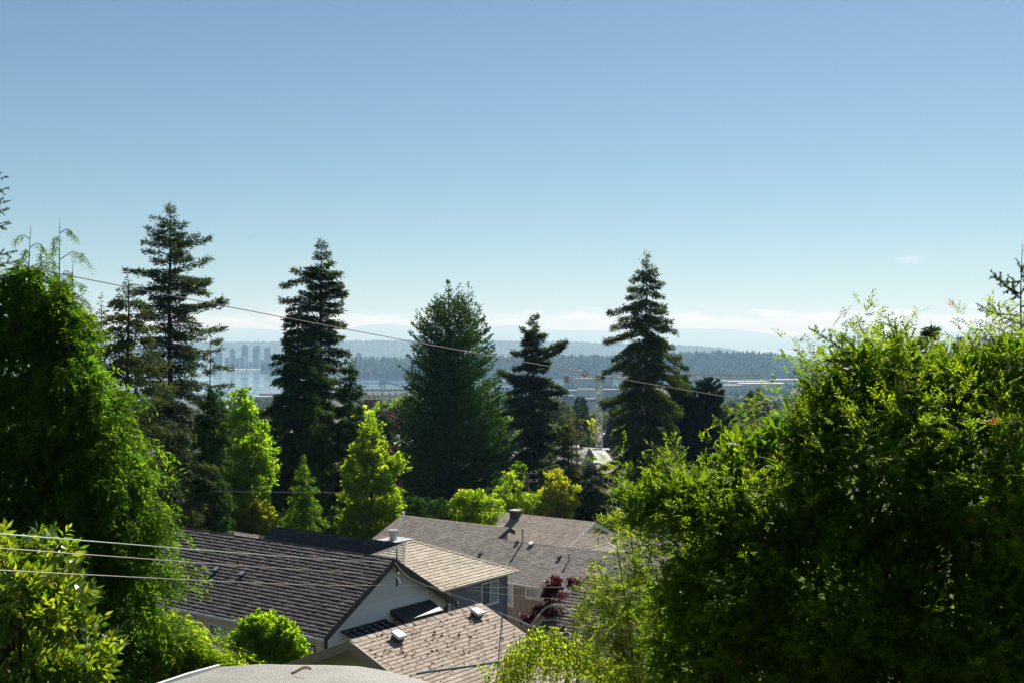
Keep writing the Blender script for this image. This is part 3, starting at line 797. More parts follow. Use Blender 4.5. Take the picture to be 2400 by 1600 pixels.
def slab(px0, px1, y0, y1, D, wm, rm, label, name='low_building', rz=0.0):
    """low flat-roofed building whose roof sheet fills photo rows y0 (far edge) to y1 (near eave)"""
    zr = (y1 - 800) / F * D; Df = zr * F / (y0 - 800); p = at((px0 + px1) / 2, y1, D); w = (px1 - px0) / F * D; d = min(Df - D, 45)
    g = float(gz(np.array(p.x), np.array(D))); e = empty(name, (p.x, p.y, g), rz, label, 'building')
    h = max(p.z - g, 2.0)
    mb = MB(); mb.box(-w / 2, w / 2, 0, d, -2, h - .4); mb.build('wall', M[wm], e)
    mb = MB(); mb.box(-w / 2 - .3, w / 2 + .3, -.3, d + .3, h - .4, h); mb.build('roof', M[rm], e)
    mb = MB(); mb.box(-w * .2, w * .02, d * .4, d * .65, h, h + 1.2); mb.build('roof_unit', M['town_grey'], e)
    for i in range(4):
        x0 = -w / 2 + w * (i + .2) / 4; mb = MB(); mb.box(x0, x0 + w * .15, -.08, .05, h - 2.4, h - 1.0); mb.build('window', M['glass'], e)
    return e
slab(893, 952, 1019, 1044, 240, 'town_tan', 'town_roofpale', 'pale flat roofed building between the bright tree and the big cedar')
slab(1372, 1442, 1013, 1026, 430, 'town_purple', 'town_purple', 'purple grey flat roofed building behind the crane mast')
slab(1350, 1440, 1062, 1092, 300, 'town_tan', 'town_grey', 'grey building slab in front of the crane footing')
slab(1172, 1215, 1066, 1082, 330, 'town_tan', 'town_roofpale', 'pale flat roofed building behind the fir trunk')
slab(1255, 1300, 1050, 1062, 360, 'town_tan', 'town_roofpale', 'pale low building behind the larch trunks')
slab(1400, 1450, 1098, 1118, 260, 'town_tan', 'town_roof', 'small dark roofed building at the foot of the spruce')
slab(1690, 1740, 1020, 1032, 330, 'town_white', 'town_roofpale', 'white flat roofed building at the right foot of the dark conifer pair')

# ------------------------------------------------------------------ haze
tops = 905.0
hb = MB(); hb.box(-60000, 60000, -3000, 58000, -330, tops)
me = bpy.data.meshes.new('haze'); me.from_pydata(hb.v, [], hb.f)
hz = link('haze', me); tag(hz, kind='stuff')
hm = bpy.data.materials.new('haze_air'); hm.use_nodes = True
nn, ll = hm.node_tree.nodes, hm.node_tree.links
nn.clear()
ho = nn.new("ShaderNodeOutputMaterial"); pv = nn.new("ShaderNodeVolumePrincipled")
HAZE_DENSITY = 7.6e-5
pv.inputs["Density"].default_value = HAZE_DENSITY
pv.inputs["Color"].default_value = (.38, .66, 1.0, 1)
pv.inputs["Absorption Color"].default_value = (.76, .76, .76, 1)
pv.inputs["Anisotropy"].default_value = 0.12
ll.new(pv.outputs[0], ho.inputs["Volume"])
me.materials.append(hm)

# ------------------------------------------------------------------ houses (street grid turned 53.3 degrees)
GA = math.radians(53.3)
UV = Vector((math.cos(GA), math.sin(GA), 0)); VV = Vector((-math.sin(GA), math.cos(GA), 0))
srng = random.Random(99)
Vc = Vector

def shingle_face(mb, O, A, Up, L, S, expo, tab, th, lo=None, hi=None, sink=None):
    """courses of overlapping shingles on one roof plane; lo/hi clip each course"""
    O, A, Up = Vc(O), Vc(A).normalized(), Vc(Up).normalized(); N = A.cross(Up).normalized()
    n = int(math.ceil(S / expo))
    for i in range(n):
        t0 = i * expo; t1 = min(t0 + expo * 1.15, S); tm = t0 + expo * .4
        a0 = lo(tm) if lo else 0.0; a1 = hi(tm) if hi else L
        if a1 - a0 < .05: continue
        x = a0 - tab * ((i * .37) % 1.0)
        while x < a1:
            w = tab * srng.uniform(.85, 1.15); p, q = max(x, a0), min(x + w - .012, a1); x += w
            if q - p < .03: continue
            d = srng.uniform(-.006, .006); h = th * srng.uniform(.8, 1.25)
            b0 = O + A * p + Up * (t0 + d); b1 = O + A * q + Up * (t0 + d)
            u0 = O + A * p + Up * t1; u1 = O + A * q + Up * t1
            if sink is not None:
                sink.append(((p + q) / 2, t0, q - p, b0)); 
            v = [b0 + N * h, b1 + N * h, u1 + N * .004, u0 + N * .004, b0 - N * .004, b1 - N * .004]
            k = len(mb.v); mb.v += [tuple(z) for z in v]; c = srng.random()
            for f in ((0, 1, 2, 3), (4, 5, 1, 0), (4, 0, 3), (5, 2, 1)): mb.f.append(tuple(k + j for j in f)); mb.c.append(c)

def siding(e, O, A, N, W, z0, z1, mat, clip=None, step=.14, name='siding', vertical=False):
    """lapped boards (or battens) standing proud of a wall"""
    O, A, N = Vc(O), Vc(A).normalized(), Vc(N).normalized(); mb = MB()
    if vertical:
        x = 0.0
        while x < W:
            mb.hexa([O + A * x + Vc((0, 0, z0)), O + A * (x + .045) + Vc((0, 0, z0)), O + A * (x + .045) + N * .03 + Vc((0, 0, z0)), O + A * x + N * .03 + Vc((0, 0, z0)),
                     O + A * x + Vc((0, 0, z1)), O + A * (x + .045) + Vc((0, 0, z1)), O + A * (x + .045) + N * .03 + Vc((0, 0, z1)), O + A * x + N * .03 + Vc((0, 0, z1))], srng.random())
            x += step
    else:
        z = z0
        while z < z1 - .01:
            zt = min(z + step, z1); lo, hi = clip(zt) if clip else (0, W)
            if hi - lo > .05:
                a, b_ = O + A * lo, O + A * hi; c = srng.random()
                mb.poly([a + N * .035 + Vc((0, 0, z)), b_ + N * .035 + Vc((0, 0, z)), b_ + N * .006 + Vc((0, 0, zt)), a + N * .006 + Vc((0, 0, zt))], c)
                mb.poly([a + N * .004 + Vc((0, 0, z)), b_ + N * .004 + Vc((0, 0, z)), b_ + N * .035 + Vc((0, 0, z)), a + N * .035 + Vc((0, 0, z))], c)
            z += step
    return mb.build(name, mat, e, kind='stuff')

def window(e, O, A, N, x0, x1, z0, z1, frame='trim_white', fw=.09, panes=('glass', 'glass_pale'), name='window', out=.06):
    """window with frame, mullion and panes on the wall plane O + A*x"""
    O, A, N = Vc(O), Vc(A).normalized(), Vc(N).normalized()
    P = lambda x, z, d: O + A * x + N * d + Vc((0, 0, z))
    def blk(mb, xa, xb, za, zb, d0, d1): mb.hexa([P(xa, za, d0), P(xb, za, d0), P(xb, za, d1), P(xa, za, d1), P(xa, zb, d0), P(xb, zb, d0), P(xb, zb, d1), P(xa, zb, d1)])
    mb = MB()
    blk(mb, x0, x1, z0, z0 + fw, 0, out); blk(mb, x0, x1, z1 - fw, z1, 0, out)
    blk(mb, x0, x0 + fw, z0 + fw, z1 - fw, 0, out); blk(mb, x1 - fw, x1, z0 + fw, z1 - fw, 0, out)
    wo = mb.build(name, M[frame], e)
    n = len(panes)
    for i, g in enumerate(panes):
        xa = x0 + fw + (x1 - x0 - 2 * fw) * i / n; xb = x0 + fw + (x1 - x0 - 2 * fw) * (i + 1) / n
        if i:
            mb = MB(); blk(mb, xa - .03, xa + .03, z0 + fw, z1 - fw, 0, out - .005); mb.build('mullion', M[frame], wo)
        mb = MB(); blk(mb, xa + (.032 if i else .002), xb - (.032 if i < n - 1 else .002), z0 + fw + .002, z1 - fw - .002, .01, .03); mb.build('pane', M[g], wo)
    mb = MB(); blk(mb, x0 - .04, x1 + .04, z0 - .05, z0 - .002, 0, out + .05); mb.build('sill', M[frame], wo)
    return wo

def roof_vent(parent, p, rz, size, mats, up=.16, name='roof_vent'):
    mb = MB(); s = size
    mb.box(-s * .36, s * .36, -s * .36, s * .36, -.1, up * .75)
    v = mb.build(name, M[mats[1]], parent); v.location = p; v.rotation_euler = (0, rz, 0)
    mb = MB(); mb.hexa([(-s / 2, -s / 2, up * .7), (s / 2, -s / 2, up * .7), (s / 2, s / 2, up * .7), (-s / 2, s / 2, up * .7),
                        (-s * .42, -s * .42, up), (s * .42, -s * .42, up), (s * .42, s * .42, up), (-s * .42, s * .42, up)])
    mb.build('vent_cap', M[mats[0]], v)
    return v

def gable_house(name, ridge_pt, rz, y0, y1, xl, xr, pl, pr, wall, roofm, label, ground_drop=5.0, expo=.2, tab=.3, th=.022, over=.45, barge='trim_dark', bargeh=.24,
                shingle_l=True, shingle_r=False, gutter='trim_white', capm=None, cat='house', loose=None):
    """gabled house; origin below the ridge point, ridge along local y from y0 to y1"""
    rp = Vc(ridge_pt)
    gzz = min(float(gz(np.array(rp.x), np.array(rp.y))), rp.z - ground_drop)
    e = empty(name, (rp.x, rp.y, gzz), rz, label, cat); zr = rp.z - gzz
    zl, zrr = zr - xl * pl, zr - xr * pr
    wl_, wr_ = xl - over, xr - over; ya, yb = y0 + over, y1 - over
    mb = MB()
    def ring(y): return [(-wl_, y, -2), (wr_, y, -2), (wr_, y, zr - wr_ * pr - .16), (0, y, zr - .16), (-wl_, y, zr - wl_ * pl - .16)]
    a, b_ = ring(ya), ring(yb)
    mb.poly(a); mb.poly(b_[::-1])
    for i in (1, 4): mb.poly([a[(i + 1) % 5], a[i], b_[i], b_[(i + 1) % 5]])
    mb.build('wall', M[wall], e)
    mb = MB()
    for s, w, z in ((-1, xl, zl), (1, xr, zrr)):
        mb.hexa([(s * w, y0, z - .14), (0, y0, zr - .14), (0, y1, zr - .14), (s * w, y1, z - .14), (s * w, y0, z - .012), (0, y0, zr - .012), (0, y1, zr - .012), (s * w, y1, z - .012)])
    rf = mb.build('roof', M['soffit'], e)
    mb = MB()
    if shingle_l:
        S = math.hypot(xl, xl * pl); shingle_face(mb, (-xl, y1, zl), (0, -1, 0), (xl, 0, xl * pl), y1 - y0, S, expo, tab, th)
    if shingle_r and loose is None:
        S = math.hypot(xr, xr * pr); shingle_face(mb, (xr, y0, zrr), (0, 1, 0), (-xr, 0, xr * pr), y1 - y0, S, expo, tab, th)
    if mb.v: mb.build('shingles', M[roofm], rf, kind='stuff')
    mb = MB(); n = int((y1 - y0) / .3)                 # ridge caps
    for i in range(n):
        ya2 = y0 + (y1 - y0) * i / n; yb2 = ya2 + (y1 - y0) / n * 1.1; h = srng.uniform(.024, .034)
        for s, w, pt in ((-1, .14, pl), (1, .14, pr)):
            mb.hexa([(s * w, ya2, zr - w * pt + .012), (0, ya2, zr + .012), (0, yb2, zr + .006), (s * w, yb2, zr - w * pt + .006),
                     (s * w, ya2, zr - w * pt + h), (0, ya2, zr + h + .012), (0, yb2, zr + h - .006), (s * w, yb2, zr - w * pt + h - .018)], srng.random())
    mb.build('ridge_caps', M[capm or roofm], rf, kind='stuff')
    for y in (y0 - .025, y1 + .025):
        mb = MB()
        for s, w, z in ((-1, xl, zl), (1, xr, zrr)):
            mb.hexa([(s * w, y - .02, z - bargeh), (0, y - .02, zr - bargeh), (0, y + .02, zr - bargeh), (s * w, y + .02, z - bargeh),
                     (s * w, y - .02, z + .02), (0, y - .02, zr + .02), (0, y + .02, zr + .02), (s * w, y + .02, z + .02)])
        mb.build('barge_board', M[barge], rf)
    for s, w, z in ((-1, xl, zl), (1, xr, zrr)):
        mb = MB(); mb.hexa([(s * (w + .01), y0, z - .17), (s * (w + .11), y0, z - .15), (s * (w + .11), y1, z - .15), (s * (w + .01), y1, z - .17),
                            (s * (w + .01), y0, z - .04), (s * (w + .13), y0, z - .03), (s * (w + .13), y1, z - .03), (s * (w + .01), y1, z - .04)])
        mb.build('gutter', M[gutter], rf)
    return e, rf, zr

# --- dark roofed house with the grey gable
apex = at(925, 1309, 62)
hA, rfA, zA = gable_house('gabled_house', apex, GA, 0, 21.5, 5.05, 5.1, .61, .61, 'siding_peach', 'shingle_dark',
                          'house with long dark shingle roof and grey gable, nearest in front of the tall trees', 6.7, .245, .31, .048, .45, 'trim_dark', .30)
pit = .61
siding(hA, (-4.6, .45, 0), (1, 0, 0), (0, -1, 0), 9.25, 0, zA - .25, M['siding_grey'],
       lambda z: (max(0, 4.6 - (zA - .2 - z) / pit), min(9.25, 4.6 + (zA - .2 - z) / pit)), .135)
siding(hA, (-4.6, 21.0, 0), (0, -1, 0), (-1, 0, 0), 20.5, 0, zA - 4.6 * pit - .2, M['siding_peach'], None, .16)
GO, GX, GN = (0, .45, 0), (1, 0, 0), (0, -1, 0)
# boxed bay with dark shed roof and window
mb = MB(); mb.box(.3, 3.12, -.25, .44, 1.2, 3.74); bay = mb.build('bay', M['siding_brown'], hA)
mb = MB(); mb.hexa([(.12, -.5, 3.66), (3.3, -.5, 3.66), (3.3, .42, 4.05), (.12, .42, 4.05), (.12, -.5, 3.86), (3.3, -.5, 3.86), (3.3, .42, 4.3), (.12, .42, 4.3)]); mb.build('bay_roof', M['trim_dark'], bay)
window(hA, (0, -.25, 0), GX, GN, .6, 2.8, 2.2, 3.55, 'trim_white', .10, ('glass', 'glass'))
mb = MB(); mb.box(2.94, 3.1, -.33, -.252, 1.2, 3.65); mb.box(.32, .46, -.33, -.252, 1.2, 3.65); mb.build('bay_post', M['trim_dark'], bay)
# glazed canopy on brackets
mb = MB()
for i in range(7):
    x = -3.45 + 3.1 * i / 6; mb.hexa([(x, -.6, 3.54), (x + .07, -.6, 3.54), (x + .07, .41, 3.78), (x, .41, 3.78), (x, -.6, 3.64), (x + .07, -.6, 3.64), (x + .07, .41, 3.88), (x, .41, 3.88)])
mb.bar((-3.5, -.6, 3.59), (-.25, -.6, 3.59), .09, .09); mb.bar((-3.5, .39, 3.86), (-.25, .39, 3.86), .1, .12)
can = mb.build('canopy', M['trim_dark'], hA)
for i in range(6):
    x = -3.38 + 3.1 * i / 6
    mb = MB(); mb.hexa([(x + .01, -.55, 3.59), (x + .435, -.55, 3.59), (x + .435, .3, 3.765), (x + .01, .3, 3.765), (x + .01, -.55, 3.605), (x + .435, -.55, 3.605), (x + .435, .3, 3.78), (x + .01, .3, 3.78)])
    mb.build('glass_panel', M['glass'], can)
for x in (-3.3, -.5):
    mb = MB(); mb.bar((x, .4, 2.95), (x, -.45, 3.52), .07, .09); mb.build('bracket', M['trim_dark'], can)
window(hA, GO, GX, GN, -2.2, -.6, .9, 3.38, 'trim_white', .10, ('glass', 'glass_pale'), out=.07)
window(hA, GO, GX, GN, -4.0, -2.6, .9, 3.38, 'trim_white', .10, ('glass', 'glass'), out=.07)
mb = MB(); mb.box(-4.62, -4.46, .36, .44, 0, 3.7); mb.box(4.5, 4.66, .36, .44, 0, 3.7); mb.build('corner_board', M['trim_dark'], hA)
mb = MB(); mb.box(-4.3, -4.16, -.1, .05, 1.6, 2.5); mb.build('red_sign', M['crane_red'], hA)
LO, LX, LN = (-4.6, 0, 0), (0, -1, 0), (-1, 0, 0)
window(hA, LO, LX, LN, -9.12, -7.85, 2.62, 3.3, 'trim_white', .10, ('glass', 'glass_pale'))
window(hA, LO, LX, LN, -1.95, -1.05, 1.1, 3.3, 'trim_dark', .07, ('siding_peach',), name='side_door')
mb = MB(); mb.box(-4.72, -4.62, 10.2, 10.32, 0, 3.5); mb.build('downpipe', M['trim_cream'], hA)
sl = -math.atan(pit)
for (x, y) in ((-2.47, 11.1), (-2.45, 8.95)): roof_vent(rfA, (x, y, zA + x * pit + .03), sl, .34, ('pipe_grey', 'vent_dark'), .15)
mb = MB(); mb.cyl((-1.9, 10.0), .035, zA - 1.9 * pit - .1, zA - 1.9 * pit + .36, 8); mb.build('vent_pipe', M['vent_dark'], rfA)
# service mast at the gable
mb = MB(); mb.cyl((.05, -.12), .055, zA - 1.45, zA + .12, 10); mb.box(-.12, .22, -.16, -.08, zA - .1, zA - .02); mast = mb.build('service_mast', M['trim_dark'], hA)
mb = MB(); mb.cyl((.22, .06), .04, zA - .2, zA + .45, 10); mb.cyl((.22, .06), .06, zA + .45, zA + .52, 10); mb.build('mast_pipe', M['pipe_grey'], hA)
for dz in (-.02, -.75, -1.4):
    mb = MB(); mb.cyl((.05, -.2), .05, zA + dz - .05, zA + dz + .05, 8); mb.build('insulator', M['vent_light'], mast)

# --- house with the pyramid roof behind it
E0 = at(1032, 1381, 67)
gB = float(gz(np.array(E0.x), np.array(E0.y))) - .3
hB = empty('hip_roofed_house', (E0.x, E0.y, gB), GA, 'house with sunlit tan hip roof and purple grey siding behind the grey gable', 'house'); zb = E0.z - gB
mb = MB(); mb.box(-2.7, 6.7, .4, 7.6, -1, zb - .14); mb.build('wall', M['siding_purple'], hB)
c = [Vc((-3.2, 0, zb)), Vc((7.2, 0, zb)), Vc((7.2, 8.04, zb)), Vc((-3.2, 8.04, zb))]; P0, P1 = Vc((1.65, 4.02, zb + 2.0)), Vc((2.35, 4.02, zb + 2.0))
mb = MB()
for f in ([c[0], c[1], P1, P0], [c[1], c[2], P1], [c[2], c[3], P0, P1], [c[3], c[0], P0]): mb.poly([q - Vc((0, 0, .012)) for q in f])
mb.poly([q - Vc((0, 0, .13)) for q in c[::-1]])
for i in range(4):
    a, b_ = c[i], c[(i + 1) % 4]; mb.poly([a - Vc((0, 0, .13)), b_ - Vc((0, 0, .13)), b_ - Vc((0, 0, .012)), a - Vc((0, 0, .012))])
rfB = mb.build('roof', M['soffit'], hB)
def hip_face(name, a, b_, p, q, mat):
    """shingles on the face a-b (eave) p-q (top edge above a and b)"""
    A = (b_ - a).normalized(); L = (b_ - a).length
    foot = a + A * (p - a).dot(A); Up = (p - foot); S = Up.length
    la, lb = (p - a).dot(A), (q - a).dot(A)
    mb = MB(); shingle_face(mb, a, A, Up, L, S, .26, .30, .035, lambda t: la * min(t / S, 1), lambda t: L - (L - lb) * min(t / S, 1))
    return mb.build(name, M[mat], rfB, kind='stuff')
hip_face('shingles', c[0], c[1], P0, P1, 'shingle_tan')
hip_face('shingles', c[3], c[0], P0, P0, 'shingle_tan')
hip_face('shingles', c[1], c[2], P1, P1, 'shingle_tan')
mb = MB()
def caps(mb, a, b_, n, w=.13):
    d = (b_ - a) / n
    for i in range(n):
        p = a + d * i; q = p + d * 1.08; s = d.cross(Vc((0, 0, 1))).normalized() * w
        mb.poly([p - s + Vc((0, 0, .01)), p + Vc((0, 0, .075)), q + Vc((0, 0, .05)), q - s], srng.random()); mb.poly([p + Vc((0, 0, .075)), p + s + Vc((0, 0, .01)), q + s, q + Vc((0, 0, .05))], srng.random())
        mb.poly([p - s, p + s, p + Vc((0, 0, .075))], .2)
for a, b_, n in ((c[0], P0, 22), (c[1], P1, 22), (c[3], P0, 22), (P0, P1, 3)): caps(mb, a, b_, n)
mb.build('ridge_caps', M['cap'], rfB, kind='stuff')
mb = MB()
mb.hexa([c[0] + Vc((0, -.12, -.14)), c[1] + Vc((.1, -.12, -.14)), c[1] + Vc((.1, -.01, -.15)), c[0] + Vc((0, -.01, -.15)), c[0] + Vc((0, -.13, -.02)), c[1] + Vc((.1, -.13, -.02)), c[1] + Vc((.1, -.01, -.02)), c[0] + Vc((0, -.01, -.02))])
mb.build('gutter', M['trim_cream'], rfB)
siding(hB, (-2.7, .4, 0), (1, 0, 0), (0, -1, 0), 9.4, zb - 5, zb - .15, M['siding_purple'], None, .15)
BO = (0, .4, 0)
window(hB, BO, GX, GN, 4.19, 5.86, zb - 1.75, zb - .38, 'trim_white', .08, ('glass', 'glass_pale'))
window(hB, BO, GX, GN, .2, 1.25, zb - 2.0, zb - .38, 'trim_white', .08, ('glass',))
mb = MB(); mb.box(6.58, 6.74, .34, .5, zb - 5, zb - .16); mb.build('corner_board', M['siding_purple'], hB)

# --- steep black roof between the two
R0, R1 = at(939, 1273, 72), at(644, 1232, 78.8)
L_ = (R1 - R0).length
hX, rfX, zX = gable_house('steep_roofed_house', R0, GA, -1.2, L_, 2.6, 4.2, .98, .6, 'siding_grey', 'shingle_black', 'steep black roof rising behind the long dark roof', 6, .245, .31, .03, .3, 'trim_dark', .25)
mb = MB(); mb.box(.5, 2.3, .9, 2.6, zX - 1.6, zX - .10); ch = mb.build('chimney', M['pipe_grey'], rfX)
mb = MB(); mb.cyl((1.2, 1.7), .24, zX - .12, zX + .32, 14); mb.cyl((1.2, 1.7), .31, zX + .40, zX + .52, 14); mb.cyl((1.2, 1.7), .2, zX + .32, zX + .40, 12); mb.build('chimney_pot', M['metal'], ch, False)

# --- big grey brown roof behind
R0, R1 = at(1193, 1236, 95), at(955, 1204.5, 102.4)
hC, rfC, zC = gable_house('broad_roofed_house', R0, GA, 0, (R1 - R0).length, 6.2, .75, .42, .42, 'siding_brown', 'shingle_grey', 'house with broad grey brown roof below the big cedar', 6, .2, .32, .018, .4, 'trim_dark', .34, capm='cap')
mb = MB(); mb.cyl((.4, 11.6), .12, zC - .4, zC + .25, 8); mb.build('vent_pipe', M['vent_light'], rfC)

# --- long grey roof with brown board and batten wall and cream windows
C0 = at(1187, 1361, 84) + UV * 4.4 + Vc((0, 0, 1.98))
hD, rfD, zD = gable_house('batten_house', C0, GA, -15, 4.93, 4.4, 5, .45, .45, 'siding_brown', 'shingle_grey', 'brown board and batten house with cream window frames behind the purple grey house', 6.5, .2, .32, .02, .4, 'trim_dark', .2)
ze = zD - 4.4 * .45
siding(hD, (-4.0, 4.5, 0), (0, -1, 0), (-1, 0, 0), 19, ze - 5.5, ze - .02, M['siding_brown'], None, .20, vertical=True)
DO, DX, DN = (-4.0, 0, 0), (0, -1, 0), (-1, 0, 0)
window(hD, DO, DX, DN, -.75, .40, ze - 1.8, ze - .12, 'trim_cream', .2, ('glass_pale',), out=.08)
window(hD, DO, DX, DN, 1.4, 3.3, ze - 1.05, ze - .22, 'trim_cream', .17, ('glass', 'glass_pale'), out=.08)
sD = -math.atan(.45)
def on_D(x, y): return (x, y, zD + x * .45 + .02)
from_px = []
def hitD(px, py):
    O = Vc((C0.x, C0.y, C0.z)); n = Vc((0, 0, 1)) - UV * .45
    d = at(px, py, 1.0) - Vc((0, 0, CZ)); t = (O - Vc((0, 0, CZ))).dot(n) / d.dot(n); P = Vc((0, 0, CZ)) + d * t - O
    return P.dot(UV), P.dot(VV)
for (px, py, s, m_) in ((1126, 1300, .3, ('vent_dark', 'vent_dark')), (1246, 1276, .42, ('vent_light', 'vent_dark')), (1312, 1307, .3, ('vent_dark', 'vent_dark')), (1388, 1327, .3, ('vent_dark', 'vent_dark')), (1216, 1268, .25, ('vent_dark', 'vent_dark'))):
    x, y = hitD(px, py); roof_vent(rfD, on_D(min(x, -.2), y), sD, s, m_, .17)
for (px, py, h, rad, mt) in ((1229, 1267, .95, .075, 'pipe_grey'), (1333, 1314, .45, .06, 'pipe_grey')):
    x, y = hitD(px, py); x = min(x, -.1); mb = MB(); mb.cyl((x, y), rad, zD + x * .45 - .1, zD + x * .45 + h, 10); mb.cyl((x, y), rad * 1.35, zD + x * .45 + h, zD + x * .45 + h + .1, 10)
    mb.build('flue_pipe', M[mt], rfD)
# small gable standing on its right half
q = at(1355, 1289, 85.5)
hG, rfG, zG = gable_house('porch_gable', q, GA - math.pi / 2, 0, 4, 1.2, 2.6, .36, .36, 'siding_brown', 'shingle_grey', 'small dark gable with white trim on the long grey roof', 2.4, .2, .32, .018, .25, 'trim_white', .16)

# --- roofs farther back
R0, R1 = at(1394, 1223, 110), at(1169, 1199, 116.6)
hH, rfH, zH = gable_house('tan_roofed_house', R0, GA, 0, (R1 - R0).length, 6.4, 6, .42, .42, 'siding_brown', 'shingle_brown', 'house with plain light brown roof and cream ridge right of the big cedar', 6, .2, .32, .018, .4, 'trim_white', .34, capm='cap')
mb = MB(); mb.box(-.9, -.15, 8.3, 9.1, zH - .6, zH + .35); ch = mb.build('chimney', M['vent_dark'], rfH)
mb = MB(); mb.box(-1.0, -.05, 8.2, 9.2, zH + .35, zH + .47); mb.build('chimney_cap', M['cap'], ch)
R0, R1 = at(1538, 1265, 98), at(1358, 1249, 101.5)
hI, rfI, zI = gable_house('brown_roofed_house', R0, GA, -6, (R1 - R0).length, 5.4, 5, .42, .42, 'siding_brown', 'shingle_brown', 'house with brown shingle roof half hidden by the yew', 6, .2, .32, .018, .4, 'trim_white', .26)
mb = MB(); mb.cyl((-2.2, 4.2), .05, zI - 1.1, zI + .2, 8); mb.build('vent_pipe', M['pipe_grey'], rfI)
for (x, y) in ((-.9, 1.0), (-.6, 3.6)): roof_vent(rfI, (x, y, zI + x * .42 + .02), -math.atan(.42), .4, ('vent_light', 'vent_dark'), .2)
R0 = at(1368, 1206, 136)
gable_house('far_roofed_house', R0, GA, 0, 6.5, 5, 5, .42, .42, 'siding_brown', 'shingle_brown', 'small brown roof behind the yellow green bush', 6, .25, .4, .018, .4, 'trim_white', .2)
R0 = at(636, 1258, 90)
gable_house('low_roofed_house', R0, GA, -1, 6.2, 4, 4, .35, .35, 'siding_brown', 'shingle_grey', 'low grey roof beneath the yellow green tree at left', 5, .2, .32, .018, .4, 'trim_dark', .2)
R0 = at(1380, 1347, 46)
gable_house('dark_shingled_house', R0, GA, -9, 0, 4.2, 4, .41, .41, 'siding_brown', 'shingle_dark', 'dark shingled roof behind the red maple and the white branch', 5, .2, .3, .03, .4, 'trim_dark', .22)

# --- garage in front, its nearest shingles built one by one
G1 = at(821, 1501, 32)
GR = GA - math.pi / 2                      # local y runs along the ridge, +x is the sunlit slope
loose = []
hQ, rfQ, zQ = gable_house('garage', G1, GR, 0, 5.62, 3.4, 4.3, .41, .41, 'siding_yellow', 'shingle_garage', 'garage with sunlit taupe shingle roof strewn with brown leaves', 3.8, .15, .3, .02, .42, 'siding_brown', .24, loose=loose, gutter='siding_brown')
S = math.hypot(4.3, 4.3 * .41); Up = Vc((-4.3, 0, 4.3 * .41)).normalized(); A = Vc((0, 1, 0)); Nn = A.cross(Up)
me_sh = []
for k in range(5):
    w = .30 * (.86 + .06 * k); th = .022
    mb = MB(); x0, x1 = -w / 2 + .005, w / 2 - .005; e_ = .172
    mb.v = [tuple(A * x0 + Nn * th), tuple(A * x1 + Nn * th), tuple(A * x1 + Up * e_ + Nn * .004), tuple(A * x0 + Up * e_ + Nn * .004), tuple(A * x0 - Nn * .004), tuple(A * x1 - Nn * .004)]
    mb.f = [(0, 1, 2, 3), (4, 5, 1, 0), (4, 0, 3), (5, 2, 1)]; mb.c = [.15 + .17 * k] * 4
    me_sh.append(mb.mesh('shingle', M['shingle_garage']))
O = Vc((4.3, 0, zQ - 4.3 * .41)); spots = []
rows = int(S / .15)
for i in range(rows):
    x = -.3 * ((i * .37) % 1.0)
    while x < 5.62:
        k = srng.randrange(5); w = .30 * (.86 + .06 * k); spots.append((x + w / 2, i * .15, k, w)); x += w
mat_w = Matrix.Translation(hQ.location) @ Matrix.Rotation(GR, 4, 'Z')
def near(s):
    p = mat_w @ (O + A * s[0] + Up * s[1]); px, py = 1200 + F * p.x / p.y, 800 + F * (CZ - p.z) / p.y
    return (0 if py < 1585 and px < 1230 else 1, p.y)
spots.sort(key=near)
rest = MB()
for i, (x, t, k, w) in enumerate(spots):
    if x - w / 2 < -.01 or x + w / 2 > 5.63 or i >= 296:
        a0, a1 = max(x - w / 2 + .005, 0), min(x + w / 2 - .005, 5.62)
        if a1 - a0 < .02: continue
        b0, b1 = O + A * a0 + Up * t, O + A * a1 + Up * t; n0 = len(rest.v); c_ = srng.random()
        rest.v += [tuple(z) for z in (b0 + Nn * .022, b1 + Nn * .022, b1 + Up * .172 + Nn * .004, b0 + Up * .172 + Nn * .004, b0 - Nn * .004, b1 - Nn * .004)]
        for f in ((0, 1, 2, 3), (4, 5, 1, 0), (4, 0, 3), (5, 2, 1)): rest.f.append(tuple(n0 + j for j in f)); rest.c.append(c_)
    else:
        o = link('shingle', me_sh[k], rfQ); o.location = O + A * x + Up * (t + srng.uniform(-.005, .005)) + Nn * srng.uniform(0, .004)
rest.build('shingles', M['shingle_garage'], rfQ, kind='stuff')
siding(hQ, (-2.98, .42, 0), (1, 0, 0), (0, -1, 0), 6.86, zQ - 4, zQ - .3, M['siding_yellow'], lambda z: (max(0, 2.98 - (zQ - .25 - z) / .41), min(6.86, 2.98 + (zQ - .25 - z) / .41)), .18)
sQ = math.atan(.41)
for (x, y) in ((.45, 4.85), (.45, 1.36)): roof_vent(rfQ, (x, y, zQ - x * .41 + .02), sQ, .36, ('vent_light', 'vent_dark'), .2)
r = np.random.default_rng(3); N = 330      # fallen leaves on the slope
yy = r.uniform(.15, 5.4, N); xx = np.abs(r.normal(1.0, .75, N)) + .05; xx = np.where((yy > 3.6) & (r.random(N) < .6), r.uniform(0.1, 3.5, N), xx)
xx = np.clip(xx, .05, 4.1)
P = np.stack([xx, yy, zQ - xx * .41 + .035], -1); Dl = r.normal(size=(N, 3)); Dl[:, 2] *= .3
lm = leafmesh('fallen_leaves', P, Dl, np.tile([.38, 0, .92], (N, 1)) + r.normal(size=(N, 3)) * .35, r.uniform(.06, .14, N), r.uniform(.04, .08, N), M['leaf_dead'], r.random(N), .3)
o = link('fallen_leaves', lm); o.matrix_world = mat_w
tag(o, 'brown leaves lying scattered on the garage roof', 'leaves', kind='stuff')

